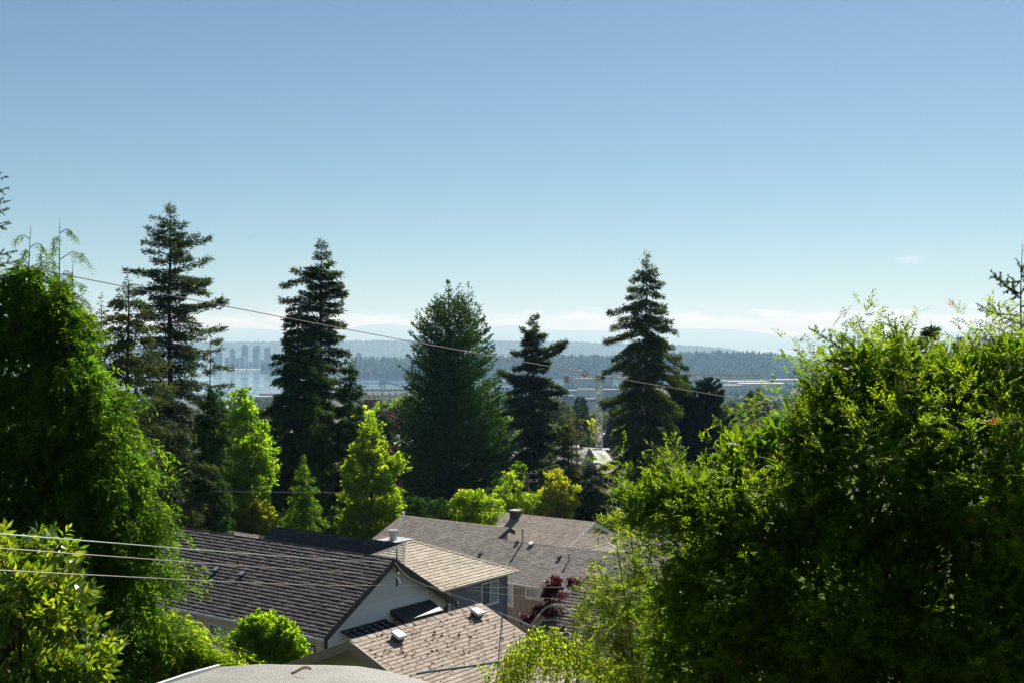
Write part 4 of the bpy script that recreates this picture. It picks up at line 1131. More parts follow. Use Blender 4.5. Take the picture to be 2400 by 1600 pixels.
# --- corner of the flat roof just below the camera
out = [(-2.25, 6.15), (-1.97, 6.66), (-1.86, 6.86), (-1.72, 7.05), (-1.5, 7.10), (-1.3, 7.115), (-1.1, 7.10), (-.9, 7.045), (-.72, 6.95), (-.55, 6.82), (-.36, 6.66), (.0, 6.3), (.3, 5.9), (.3, 4.6), (-2.25, 4.6)]
cx, cy_ = -1.0, 5.6
rings = []
for (s, dz) in ((1.0, -.30), (1.0, -.07), (.992, -.03), (.975, -.008), (.94, .0), (.7, .008), (.4, .012), (.1, .014)):
    rings.append([(cx + (x - cx) * s, cy_ + (y - cy_) * s, CZ - 1.9 + dz + .006 * math.sin(x * 9 + y * 4) * (1 if dz > -.05 else 0)) for x, y in out])
mb = MB(); n = len(out)
for R in rings: mb.v += R
for i in range(len(rings) - 1):
    for j in range(n):
        mb.f.append((i * n + j, i * n + (j + 1) % n, (i + 1) * n + (j + 1) % n, (i + 1) * n + j)); mb.c.append(.5)
mb.f.append(tuple((len(rings) - 1) * n + j for j in range(n))); mb.c.append(.5)
e = empty('flat_roof_corner', (cx, cy_, float(gz(np.array(cx), np.array(cy_)))), 0, 'rough pale grey flat roof corner at the bottom edge, nearest of all', 'roof'); off = -Vc(e.location)
mb.v = [tuple(Vc(v) + off) for v in mb.v]
mb.build('membrane', M['membrane'], e, True)
mb = MB()
for (a, b_) in zip(out[:3], out[1:4]):
    a, b_ = Vc((a[0], a[1], CZ - 1.93)) + off, Vc((b_[0], b_[1], CZ - 1.93)) + off
    nrm = Vc((-(b_ - a).y, (b_ - a).x, 0)).normalized()
    mb.hexa([a + Vc((0, 0, -.09)) , b_ + Vc((0, 0, -.09)), b_ + nrm * .02 + Vc((0, 0, -.09)), a + nrm * .02 + Vc((0, 0, -.09)), a + Vc((0, 0, .025)), b_ + Vc((0, 0, .025)), b_ + nrm * .02 + Vc((0, 0, .025)), a + nrm * .02 + Vc((0, 0, .025))])
mb.build('drip_edge', M['trim_white'], e)
mb = MB()
pts = [(cx + (x - cx) * .9, cy_ + (y - cy_) * .9) for x, y in out]
for i in range(n):
    a, b_ = pts[i], pts[(i + 1) % n]; mb.poly([Vc((a[0], a[1], CZ - 9)) + off, Vc((b_[0], b_[1], CZ - 9)) + off, Vc((b_[0], b_[1], CZ - 2.18)) + off, Vc((a[0], a[1], CZ - 2.18)) + off])
mb.build('wall', M['concrete'], e)
mb = MB()
q = at(706, 1574, 6.8); q.z = CZ - 1.893
for i in range(7):
    t0, t1 = i / 7 * 2.6, (i + 1) / 7 * 2.6
    f_ = lambda t: (.045 * (t - 1.3), .008 * math.sin(t * 2), .018 * (1 - math.cos(t * 1.6)))
    w0, w1 = .016 * math.sin(.25 + i / 7 * 2.6), .016 * math.sin(.25 + (i + 1) / 7 * 2.6)
    a, b_ = Vc(f_(t0)), Vc(f_(t1)); mb.poly([a + Vc((0, -w0, 0)), b_ + Vc((0, -w1, 0)), b_ + Vc((0, w1, .012)), a + Vc((0, w0, .012))])
o = mb.build('curled_leaf', M['leaf_dead']); o.location = q
tag(o, 'curled brown dead leaf lying on the pale flat roof corner', 'leaf')

# ------------------------------------------------------------------ tall trees
def unit(a): return a / (np.linalg.norm(a, axis=-1, keepdims=True) + 1e-9)

def conifer(px, D, ytop, prof, style, mat, label, seed, n_leaf=30000, per_m=7.0, leafL=.34, leafW=.10, rag=.35, name='conifer', base_px=None, lean=0.0,
            extra=(), twin=(), trunk_r=.34, ybot=None, wood='bark', stray=.03):
    """prof: (photo row, left half width px, right half width px); style: fir, spruce, cedar, column, larch
       extra: explicit long limbs (row at trunk, tip px, tip row); twin: other leaders (px, top row)"""
    if D > 105: leafL, leafW = leafL * D / 105, leafW * D / 105; per_m = per_m * 105 / D
    r = np.random.default_rng(seed); k = D / F
    bx = (( base_px or px) - 1200) * k; tx = (px - 1200) * k
    g = float(gz(np.array(bx), np.array(float(D))))
    ztop = CZ + (800 - ytop) * k; H = ztop - g
    e = empty(name, (bx, D, g), 0, label, 'tree')
    rows = np.array([p[0] for p in prof], float); zl = (CZ + (800 - rows) * k - g)
    order = np.argsort(zl); zl = zl[order]; Lf = np.array([p[1] for p in prof], float)[order] * k; Rt = np.array([p[2] for p in prof], float)[order] * k
    zb = max(zl[0], .6); 
    # branches
    nb = int((H - zb) * per_m)
    zz = zb + (H - zb) * (1 - (1 - np.linspace(0, 1, nb)) ** 1.0); zz = np.sort(zz + r.normal(0, 1.0, nb) * min(.45, (H - zb) / nb * 4))
    zz = np.clip(zz, zb, H - .02 * H * r.random(nb))
    az = (np.arange(nb) * 2.399963 + r.uniform(-.6, .6, nb)) % (2 * np.pi)
    c = np.cos(az); rl, rr_ = np.interp(zz, zl, Lf), np.interp(zz, zl, Rt)
    base = (rl + rr_) / 2 + (rr_ - rl) / 2 * c
    Lb = base * (1 + .12 - rag * r.random(nb) ** 1.5); Lb = np.maximum(Lb, .05)
    # lumps: groups of boughs that reach farther or fall short
    Lb *= 1 + .5 * rag * np.sin(zz * 1.9 + az * 2 + seed) * np.sin(zz * .7 + seed * 1.7)
    q = 1 - (zz - zb) / max(H - zb, 1)           # 0 top .. 1 bottom
    x0 = tx * 0 + (bx * 0) + (tx - bx) * (zz / H)
    ax0 = x0.copy(); ay0 = np.zeros(nb)
    for (ppx, prow) in twin:                     # extra leaders share the upper boughs
        zt = CZ + (800 - prow) * k - g; sel = (r.random(nb) < 1.0 / (len(twin) + 1)) & (zz > zb + (zt - zb) * .35) & (zz < zt)
        f = np.clip((zz - (zb + (zt - zb) * .35)) / (zt * .35 + .1), 0, 1)
        ax0 = np.where(sel, ax0 * (1 - f) + ((ppx - 1200) * k - bx) * f, ax0)
        Lb = np.where(sel, np.minimum(Lb, .25 + (zt - zz) * .33), Lb)
    if style == 'fir': rise, drop, tip, hang, wfr = .42 - .66 * q, .20 + .18 * q, .10, .22, .26
    elif style == 'spruce': rise, drop, tip, hang, wfr = .28 - .55 * q, .42 + .25 * q, .22, .16, .22
    elif style == 'cedar': rise, drop, tip, hang, wfr = .55 - .35 * q, .30 + .25 * q, .0, .22, .34
    elif style == 'column': rise, drop, tip, hang, wfr = 1.05 - .35 * q, .25 + .1 * q, .12, .08, .34
    else: rise, drop, tip, hang, wfr = .25 - .3 * q, .12 + .1 * q, .12, .06, .2
    rise = rise + r.normal(0, .13, nb) * (.4 if style == 'column' else 1); drop = drop + r.uniform(-.1, .12, nb)
    dirx, diry = np.cos(az), np.sin(az)
    # explicit limbs
    if extra:
        ez = np.array([CZ + (800 - a[0]) * k - g for a in extra]); ex = np.array([(a[1] - 1200) * k - bx for a in extra]); et = np.array([CZ + (800 - a[2]) * k - g for a in extra])
        zz = np.concatenate([zz, ez]); ax0 = np.concatenate([ax0, np.interp(ez, [0, H], [0, tx - bx])]); ay0 = np.concatenate([ay0, np.zeros(len(ez))])
        L2 = ex - ax0[-len(ez):]; dirx = np.concatenate([dirx, np.sign(L2) * .97]); diry = np.concatenate([diry, np.full(len(ez), -.2)])
        Lb = np.concatenate([Lb, np.abs(L2)]); rise = np.concatenate([rise, (et - ez) / np.abs(L2) + .12]); drop = np.concatenate([drop, np.full(len(ez), .22)]); q = np.concatenate([q, np.full(len(ez), .5)])
        nb += len(ez)
    # leaves on boughs
    wgt = Lb ** 1.35 * (1 if style != 'fir' else 1); wgt = wgt / wgt.sum()
    cnt = np.maximum((wgt * n_leaf).astype(int), 3); bi = np.repeat(np.arange(nb), cnt); N = len(bi)
    t = r.random(N) ** (.65 if style in ('cedar', 'column') else .8); t = .06 + .94 * t
    if style == 'larch': t = np.clip(t, .2, 1)
    lb = Lb[bi]; dx, dy = dirx[bi], diry[bi]
    shape = np.minimum(t * 2.6, 1) * (1 - t) ** .55 + .10
    s = r.uniform(-1, 1, N) * wfr * lb * shape
    z_off = lb * (rise[bi] * t - drop[bi] * t ** 2 + tip * t ** 4)
    P = np.stack([ax0[bi] + dx * lb * t - dy * s, ay0[bi] + dy * lb * t + dx * s, zz[bi] + z_off], -1)
    hg = hang * (.6 + .4 * np.minimum(lb, 4) / 2) * r.random(N) * (2.2 if style in ('spruce',) else 1.0)
    P[:, 2] -= hg + np.abs(s) * .12
    P += r.normal(size=(N, 3)) * leafL * (.14 if style == 'column' else .30)
    sl = rise[bi] - 2 * drop[bi] * t + 4 * tip * t ** 3
    tang = unit(np.stack([dx, dy, sl], -1)); side = np.stack([-dy, dx, np.zeros(N)], -1) * np.sign(s)[:, None]
    dn = {'fir': .05, 'spruce': .55, 'cedar': .55, 'column': -.35, 'larch': .1}[style]
    Dv = unit(tang * .75 + side * (.35 + .5 * r.random((N, 1))) + np.array([0, 0, -dn]) * (.4 + r.random((N, 1))) + r.normal(size=(N, 3)) * .38)
    Nv = np.array([0, 0, 1.0]) + r.normal(size=(N, 3)) * .55
    if style in ('column', 'cedar'): Nv = np.stack([dx, dy, np.full(N, .5)], -1) + r.normal(size=(N, 3)) * .6
    LL = leafL * r.uniform(.6, 1.35, N) * (1 - .35 * (q[bi] < .08)); WW = leafW * r.uniform(.7, 1.3, N)
    vy = np.clip(.5 * r.random(nb)[bi] + .5 * r.random(N), 0, .93); vy = np.where(r.random(N) < .012, .99, vy)
    # leader
    m = 14 if style != 'larch' else 6
    link('crown', leafmesh('crown', P, Dv, Nv, LL, WW, M[mat], vy), e)
    # trunk and limbs
    mb = MB(); pts = []; rad = []
    for i in range(13):
        f = i / 12; pts.append(((tx - bx) * f + .05 * math.sin(i * 1.3), .05 * math.cos(i * 1.7), H * f - (.4 if i == 0 else 0))); rad.append(trunk_r * (1 - f) ** .8 + .012)
    mb.tube(pts, rad, 8)
    for (ppx, prow) in twin:
        zt = CZ + (800 - prow) * k - g; X1 = (ppx - 1200) * k - bx; z0 = zt * .45
        mb.tube([((tx - bx) * z0 / H, 0, z0), ((tx - bx) * z0 / H * .4 + X1 * .6, 0, z0 + (zt - z0) * .25), (X1, 0, z0 + (zt - z0) * .5), (X1, 0, zt)], [trunk_r * .5, trunk_r * .4, trunk_r * .28, .012], 6)
    step = 1 if style in ('fir', 'larch', 'spruce') else 3
    for j in range(0, nb, step):
        if Lb[j] < .5: continue
        tt_ = np.array([0, .35, .7, .96]); hz_ = Lb[j] * (rise[j] * tt_ - drop[j] * tt_ ** 2 + tip * tt_ ** 4)
        r0 = min(.05, .012 + .012 * Lb[j]) * (1.0 if style != 'larch' else .8)
        mb.tube([(ax0[j] + dirx[j] * Lb[j] * a, ay0[j] + diry[j] * Lb[j] * a, zz[j] + h) for a, h in zip(tt_, hz_)], [r0 * 1.3, r0, r0 * .6, r0 * .25], 3, False)
    mb.build('trunk', M[wood], e)
    return e

# left to right
conifer(398, 105, 468, [(468, 2, 2), (490, 14, 14), (520, 34, 26), (560, 52, 40), (600, 74, 52), (650, 76, 66), (700, 74, 70), (760, 70, 78), (830, 72, 92), (900, 76, 96), (980, 70, 88), (1080, 70, 80), (1220, 60, 70)],
        'fir', 'fir_leaf', 'tall open fir with dark trunk and uneven limbs, tallest tree at left', 41, 46000, 8.0, .36, .115, .6, 'tall_fir',
        extra=((585, 500, 556), (590, 470, 548), (640, 498, 604), (660, 494, 660), (725, 540, 706), (740, 530, 700), (790, 535, 765), (700, 488, 662)), trunk_r=.42)
conifer(300, 86, 650, [(650, 2, 2), (690, 26, 22), (740, 48, 44), (800, 60, 66), (880, 78, 92), (960, 90, 120), (1050, 100, 150), (1140, 100, 180), (1230, 100, 195), (1330, 90, 190)],
        'cedar', 'redcedar_leaf', 'dark brownish green cedar between the bright cedar and the tall fir', 42, 42000, 9, .34, .11, .3, 'red_cedar', trunk_r=.35)
conifer(236, 95, 690, [(690, 2, 2), (720, 8, 8), (760, 16, 14), (850, 26, 24), (1000, 40, 40), (1150, 50, 50)], 'fir', 'fir_leaf', 'slim conifer top poking up left of the dark cedar', 43, 6000, 6, .36, .13, .4, 'slim_fir', trunk_r=.2)
conifer(492, 92, 768, [(768, 2, 2), (800, 6, 40), (850, 10, 46), (900, 30, 50), (950, 34, 44), (1000, 40, 40), (1100, 44, 44), (1220, 44, 44)], 'larch', 'fir_leaf',
        'thin half bare hemlock with drooping bare branches beside the fir', 44, 5200, 3.4, .30, .09, .3, 'bare_hemlock', trunk_r=.13, wood='greytwig')
conifer(500, 90, 905, [(905, 10, 14), (960, 30, 26), (1020, 44, 34), (1100, 50, 40), (1240, 50, 40)], 'cedar', 'darkcedar_leaf', 'dark lower conifer at the foot of the tall fir', 45, 11000, 8, .34, .12, .4, 'dark_conifer', trunk_r=.25)
# twin topped conifer
conifer(752, 116, 556, [(556, 2, 2), (580, 10, 12), (610, 18, 26), (640, 40, 38), (680, 48, 52), (740, 50, 56), (800, 62, 56), (860, 70, 58), (930, 80, 58), (1000, 84, 58), (1120, 84, 60)],
        'fir', 'fir_leaf', 'tall fir with ragged top, right leader of the joined pair', 46, 44000, 8.5, .36, .115, .55, 'ragged_fir', extra=((640, 662, 668), (650, 688, 632), (690, 812, 682), (642, 800, 640), (760, 802, 754), (700, 658, 702)), trunk_r=.36)
conifer(698, 112, 690, [(690, 4, 4), (720, 20, 18), (760, 34, 34), (820, 44, 48), (880, 60, 66), (950, 74, 84), (1020, 86, 96), (1100, 92, 100), (1180, 90, 96)],
        'cedar', 'darkcedar_leaf', 'dense dark cedar joined to the left of the ragged fir', 47, 48000, 11, .32, .11, .35, 'dark_cedar', trunk_r=.35)
conifer(818, 112, 828, [(828, 2, 2), (860, 14, 14), (900, 24, 22), (960, 34, 34), (1030, 42, 40), (1110, 46, 40), (1180, 46, 40)], 'cedar', 'darkcedar_leaf', 'narrow dark conifer right of the ragged fir pair', 48, 14000, 8, .34, .12, .4, 'narrow_conifer', trunk_r=.22)
# big dense cedar
conifer(1050, 150, 655, [(655, 1, 1), (690, 7, 10), (720, 20, 28), (760, 48, 56), (800, 78, 78), (860, 90, 92), (930, 100, 104), (1000, 108, 118), (1080, 118, 128), (1150, 122, 132), (1210, 112, 124), (1260, 100, 110)],
        'column', 'darkcedar_leaf', 'big dense dark cedar with several pointed tops in the centre', 49, 112000, 44, .24, .10, .12, 'big_cedar', twin=((1098, 664), (1022, 690), (1075, 668)), trunk_r=.45, base_px=1060)
# middle fir
conifer(1250, 164, 735, [(735, 2, 2), (760, 14, 14), (800, 28, 30), (850, 42, 38), (900, 56, 48), (950, 70, 56), (1000, 74, 60), (1060, 72, 60), (1120, 60, 50)],
        'fir', 'fir_leaf', 'open fir with bare lower trunk right of the big cedar', 50, 40000, 7.5, .36, .115, .55, 'open_fir', extra=((830, 1328, 800), (850, 1322, 812), (900, 1168, 868), (920, 1326, 915), (885, 1316, 905)), trunk_r=.34)
conifer(1275, 170, 905, [(905, 3, 3), (960, 20, 22), (1020, 30, 30), (1100, 34, 34), (1160, 30, 30)], 'fir', 'fir_leaf', 'shorter fir with bare trunk behind the open fir', 51, 7000, 5, .4, .14, .5, 'short_fir', trunk_r=.26)
# larches
for i, (px, yt, w, lab) in enumerate(((1332, 940, 26, 'thin brownish larch with bare trunk, left of the larch group'), (1340, 948, 22, 'thin brownish larch, second from the left of the larch group'), (1352, 944, 30, 'thin larch with green top at the right of the larch group'))):
    conifer(px, 158 + 2 * i, yt, [(yt, 2, 2), (yt + 40, w * .45, w * .45), (yt + 100, w, w), (yt + 190, w * 1.5, w * 1.7), (yt + 250, w * 1.6, w * 1.6)], 'larch', 'larch_leaf', lab, 52 + i, 4500, 5, .26, .07, .4, 'larch', trunk_r=.16)
conifer(1320, 160, 945, [(945, 2, 2), (990, 14, 12), (1060, 26, 22), (1130, 34, 30), (1180, 34, 30)], 'fir', 'larch_leaf', 'dull green conifer left of the larch group', 56, 6000, 6, .32, .1, .4, 'dull_conifer', trunk_r=.16)
# spruce
conifer(1515, 156, 583, [(583, 2, 2), (610, 12, 12), (640, 26, 24), (680, 44, 38), (720, 58, 50), (760, 72, 60), (820, 86, 76), (880, 96, 88), (940, 92, 86), (1020, 88, 84), (1100, 84, 80), (1180, 76, 72)],
        'spruce', 'spruce_leaf', 'tall spruce with sweeping drooping boughs right of the crane', 57, 66000, 7.5, .32, .10, .4, 'tall_spruce',
        extra=((700, 1422, 738), (760, 1412, 806), (800, 1410, 880), (790, 1612, 868), (730, 1586, 782), (900, 1588, 1010)), trunk_r=.36)
# dark pair behind
conifer(1597, 170, 885, [(885, 3, 3), (920, 22, 22), (980, 40, 40), (1060, 50, 50), (1150, 54, 54)], 'column', 'bluecedar_leaf', 'dark blue green cedar, left of the pair behind the spruce', 58, 26000, 14, .34, .14, .22, 'blue_cedar', trunk_r=.3)
conifer(1660, 168, 888, [(888, 4, 4), (920, 26, 26), (980, 46, 44), (1050, 56, 54), (1150, 60, 58)], 'column', 'bluecedar_leaf', 'dark blue green cedar, right of the pair behind the spruce', 59, 32000, 14, .34, .14, .22, 'blue_cedar', twin=((1648, 897),), trunk_r=.3)
# conifer tops behind the yew
conifer(2182, 60, 752, [(752, 2, 2), (790, 18, 18), (850, 30, 30), (950, 40, 40)], 'fir', 'fir_leaf', 'conifer top just behind the yew, larger of two', 60, 5000, 6, .26, .09, .4, 'conifer_top', trunk_r=.15)
conifer(2246, 62, 782, [(782, 2, 2), (810, 10, 10), (860, 18, 18), (950, 26, 26)], 'fir', 'fir_leaf', 'slim conifer top behind the yew, smaller of two', 61, 3000, 6, .24, .08, .4, 'conifer_top', trunk_r=.12)
# young light green conifer in front
conifer(712, 95, 1062, [(1062, 2, 2), (1100, 16, 14), (1150, 32, 34), (1200, 46, 56), (1250, 56, 66), (1300, 56, 66)], 'spruce', 'cedar_leaf', 'young light green conifer behind the long dark roof', 62, 12000, 9, .28, .08, .35, 'young_conifer', trunk_r=.15)
conifer(1215, 132, 1082, [(1082, 2, 2), (1110, 14, 14), (1150, 22, 22), (1200, 24, 24)], 'column', 'cedar_leaf', 'small green conical conifer at the right foot of the big cedar', 63, 4000, 9, .3, .12, .3, 'small_conifer', trunk_r=.12)
conifer(1290, 134, 1060, [(1060, 3, 3), (1090, 22, 22), (1130, 32, 30), (1190, 34, 32)], 'cedar', 'redcedar_leaf', 'small drooping conifer in front of the open fir trunk', 64, 6000, 8, .32, .1, .4, 'small_conifer', trunk_r=.14)
conifer(1385, 136, 1085, [(1085, 6, 8), (1120, 40, 40), (1170, 60, 60), (1230, 60, 60)], 'spruce', 'spruce_leaf', 'dark spreading conifer at the left foot of the tall spruce', 65, 9000, 8, .3, .1, .4, 'spreading_conifer', trunk_r=.16)

# ------------------------------------------------------------------ broadleaved trees
def fronds(P, Dv, Nv, L, k, droop, leafL, leafW, r, spread=.8, jit=.15):
    """each twig grows k leaflets to both sides of a bending stem"""
    n = len(P); out = []
    L = np.broadcast_to(L, n)[:, None]; S_ = unit(np.cross(Dv, Nv))
    for j in range(k):
        t = (j + .6) / k; pos = P + Dv * L * t + np.array([0, 0, -1.0]) * droop * L * t * t
        tg = unit(Dv + np.array([0, 0, -1.0]) * 2 * droop * t); sd = (1 if j % 2 else -1) if j < k - 1 else 0
        d = unit(tg * (1 - .35 * abs(sd)) + S_ * sd * spread + r.normal(size=(n, 3)) * jit)
        f = (1 - .45 * abs(t - .45))
        out.append((pos, d, Nv + r.normal(size=(n, 3)) * .25, leafL * f * r.uniform(.75, 1.2, n), leafW * f * r.uniform(.75, 1.2, n)))
    return [np.concatenate([o[i] for o in out]) for i in range(5)]

def blob_points(blobs, n, r, shell=.55, ground=None):
    """points in the outer shell of a union of ellipsoids with lumpy skin; returns points and outward directions"""
    vol = np.array([b[1][0] * b[1][1] + b[1][1] * b[1][2] + b[1][0] * b[1][2] for b in blobs], float); vol /= vol.sum()
    Ps, Ds = [], []
    for (c, rad), f in zip(blobs, vol):
        m = int(n * f); d = unit(r.normal(size=(m, 3)))
        lump = 1 + .12 * np.sin(d[:, 0] * 6 + c[0]) * np.sin(d[:, 2] * 7 + c[2]) + .08 * np.sin(d[:, 1] * 11 + d[:, 2] * 9)
        rr_ = (shell + (1 - shell) * r.random(m) ** .6) * lump
        Ps.append(np.array(c) + d * rr_[:, None] * np.array(rad)); Ds.append(unit(d / np.array(rad)))
    P, Dd = np.concatenate(Ps), np.concatenate(Ds)
    keep = np.ones(len(P), bool)
    for (c, rad) in blobs:
        keep &= (((P - np.array(c)) / np.array(rad)) ** 2).sum(1) > (shell * .8) ** 2
    return P[keep], Dd[keep]

def broadleaf(px, D, blobs_px, mat, label, seed, n=9000, leafL=.16, leafW=.12, name='broadleaf_tree', clump=.35, trunk_r=.14, up=.3, wood='bark', hang=0.0, depth=.85):
    """blobs_px: (px, row, rx px, rz px, depth offset m)"""
    r = np.random.default_rng(seed); k = D / F; bx = (px - 1200) * k; g = float(gz(np.array(bx), np.array(float(D))))
    e = empty(name, (bx, D, g), 0, label, 'tree')
    blobs = [(((b[0] - 1200) * k - bx, b[4], CZ + (800 - b[1]) * k - g), (b[2] * k, min(b[2], b[3]) * k * depth, b[3] * k)) for b in blobs_px]
    nc = max(30, n // 34); Pc, Dc = blob_points(blobs, nc, r, .5)
    push = r.random(len(Pc)) < .22; Pc = Pc + Dc * np.where(push, r.uniform(.2, 1.0, len(Pc)), 0)[:, None] * clump * 1.6
    m = 34; P = np.repeat(Pc, m, 0); Dd = np.repeat(Dc, m, 0); N = len(P)
    off_ = unit(r.normal(size=(N, 3))) * (r.random(N) ** .4)[:, None]; off_[:, 2] = off_[:, 2] * .7
    P = P + off_ * clump * 1.5 * np.repeat(r.uniform(.6, 1.3, len(Pc)), m)[:, None] * np.repeat(np.where(push, .6, 1.0), m)[:, None]
    Dv = unit(Dd * .6 + r.normal(size=(N, 3)) * .7 + np.array([0, 0, up - hang])); Nv = np.array([0, 0, 1.0]) * (1 - hang) + r.normal(size=(N, 3)) * .7
    vy = np.clip(np.repeat(r.random(len(Pc)), m) * .45 + r.random(N) * .5, 0, .93); vy = np.where(r.random(N) < .02, .99, vy)
    link('crown', leafmesh('crown', P, Dv, Nv, leafL * r.uniform(.6, 1.3, N), leafW * r.uniform(.6, 1.3, N), M[mat], vy), e)
    mb = MB(); top = max(b[0][2] for b in blobs)
    cxm = np.mean([b[0][0] for b in blobs])
    mb.tube([(0, 0, -.3), (cxm * .3, 0, top * .35), (cxm * .7, .05, top * .7), (cxm, 0, top)], [trunk_r, trunk_r * .8, trunk_r * .5, trunk_r * .2], 7)
    for j in range(0, len(Pc), max(1, len(Pc) // 26)):
        z0 = min(Pc[j][2] * .7, top * .8); f = z0 / top
        s0 = np.array([cxm * f, 0, z0]); mid = (s0 + Pc[j]) / 2 + np.array([0, 0, .12])
        mb.tube([tuple(s0), tuple(mid), tuple(Pc[j])], [trunk_r * .32, trunk_r * .2, trunk_r * .07], 4, False)
    mb.build('trunk', M[wood], e)
    return e

broadleaf(572, 100, [(578, 934, 16, 22, 0), (565, 960, 26, 40, 0), (575, 1010, 48, 50, 0), (590, 1070, 52, 50, 0), (560, 1090, 60, 60, .5), (600, 1120, 46, 50, 0), (560, 1180, 70, 60, 0), (600, 1240, 70, 50, 0)], 'maple_leaf', 'bright green leafy tree between the tall fir and the ragged pair', 71, 15000, .31, .24, 'leafy_tree', .45, .2)
broadleaf(868, 106, [(868, 1000, 12, 30, 0), (868, 1050, 38, 50, 0), (866, 1110, 58, 56, 0), (925, 1085, 20, 20, .5), (868, 1170, 74, 60, 0), (880, 1220, 70, 50, 0), (850, 1230, 60, 50, 0)], 'bright_leaf', 'bright yellow green conical tree left of the big cedar', 73, 26000, .27, .2, 'conical_tree', .36, .2, .5)
broadleaf(575, 99, [(570, 1195, 56, 34, 0), (600, 1215, 44, 34, 0), (545, 1225, 40, 36, 0), (570, 1270, 60, 40, 0)], 'yellow_leaf', 'low spreading yellow green tree above the long dark roof', 75, 11000, .23, .15, 'spreading_tree', .3, .14)
broadleaf(1305, 128, [(1300, 1135, 30, 34, 0), (1310, 1165, 48, 36, 0), (1300, 1190, 52, 26, 0), (1300, 1230, 60, 40, 0)], 'yellow_leaf', 'rounded yellow green bush tree with upright shoots beyond the roofs', 76, 9500, .32, .18, 'upright_bush', .36, .12, .9)
broadleaf(1190, 126, [(1198, 1145, 22, 34, 0), (1215, 1180, 46, 30, 0), (1170, 1185, 34, 26, 0), (1250, 1185, 30, 24, 0), (1200, 1230, 60, 40, 0)], 'bright_leaf', 'yellow green shrub between the big cedar and the rounded bush', 77, 8000, .28, .19, 'leafy_shrub', .4, .1)
broadleaf(1110, 109, [(1095, 1190, 44, 30, 0), (1135, 1195, 42, 30, 0), (1082, 1175, 14, 26, 0), (1110, 1240, 60, 40, 0)], 'bright_leaf', 'yellow green shrub in front of the foot of the big cedar', 78, 8000, .24, .18, 'leafy_shrub', .36, .1)
broadleaf(1010, 108, [(1000, 1195, 50, 28, 0), (960, 1200, 40, 26, 0)], 'darkcedar_leaf', 'dark shrub at the left foot of the big cedar', 79, 3000, .24, .16, 'dark_shrub', .35, .1)
broadleaf(610, 46, [(630, 1478, 58, 44, 0), (590, 1500, 50, 44, 0), (660, 1510, 54, 44, 0), (620, 1530, 80, 40, 0), (690, 1545, 36, 24, 0)], 'maple_leaf', 'bright leafy garden tree in front of the peach wall', 80, 16000, .13, .10, 'garden_tree', .16, .1)
broadleaf(1288, 44, [(1297, 1368, 18, 16, 0), (1294, 1395, 22, 18, 0), (1275, 1425, 26, 10, 0), (1345, 1368, 16, 10, 0), (1240, 1445, 22, 10, 0), (1300, 1440, 26, 14, 0)], 'red_leaf', 'dark red leaved maple in front of the brown batten wall', 81, 6000, .085, .06, 'red_maple', .10, .05)

UG = ('at the right foot of the tall fir', 'beneath the bright leafy tree left of the ragged pair', 'left of the young light green conifer', 'right behind the young light green conifer', 'left of the bright conical tree',
      'at the right side of the bright conical tree', 'at the left foot of the big dense cedar', 'at the right foot of the big dense cedar', 'behind the utility pole with two crossarms', 'behind the rounded yellow green bush', 'right of the rounded yellow green bush',
      'at the foot of the tall spruce', 'below the left tree of the dark pair', 'below the right tree of the dark pair', 'right of the dark pair at the edge of the yew')
for i, (px, yt, D, w) in enumerate(((470, 1130, 108, 60), (545, 1150, 118, 70), (640, 1140, 112, 70), (735, 1130, 118, 80), (800, 1150, 112, 60), (905, 1130, 118, 60), (950, 1165, 104, 50), (1160, 1130, 118, 60), (1225, 1150, 122, 50),
                                   (1340, 1130, 120, 70), (1420, 1150, 112, 70), (1500, 1140, 118, 80), (1590, 1120, 124, 80), (1680, 1110, 122, 70), (1760, 1090, 118, 70))):
    D = D + 22 if px > 860 else D + 8
    broadleaf(px, D, [(px, yt + 40, w * .8, 44, 0), (px - w * .5, yt + 75, w * .7, 50, .5), (px + w * .5, yt + 70, w * .7, 50, -.5), (px, yt + 120, w, 60, 0)], ('town_dark', 'darkcedar_leaf', 'town_leaf')[i % 3],
              'dark leafy undergrowth ' + UG[i], 400 + i, 3600, .34, .24, 'undergrowth_shrub', .42, .1)['group'] = 'undergrowth between the tall trees'
for i, (px, yt, D, w) in enumerate(((2440, 900, 44, 130), (2600, 880, 52, 150), (2760, 930, 47, 140), (2900, 900, 60, 170))):
    broadleaf(px, D, [(px, yt + 90, w * .8, 100, 0), (px - w * .4, yt + 220, w * .8, 130, .5), (px + w * .4, yt + 200, w * .8, 130, -.5), (px, yt + 380, w, 170, 0)], ('town_leaf', 'darkcedar_leaf')[i % 2],
              'leafy tree standing behind the right end of the yew', 450 + i, 3400, .26, .19, 'hedge_tree', .36, .14)['group'] = 'trees behind the right end of the yew'
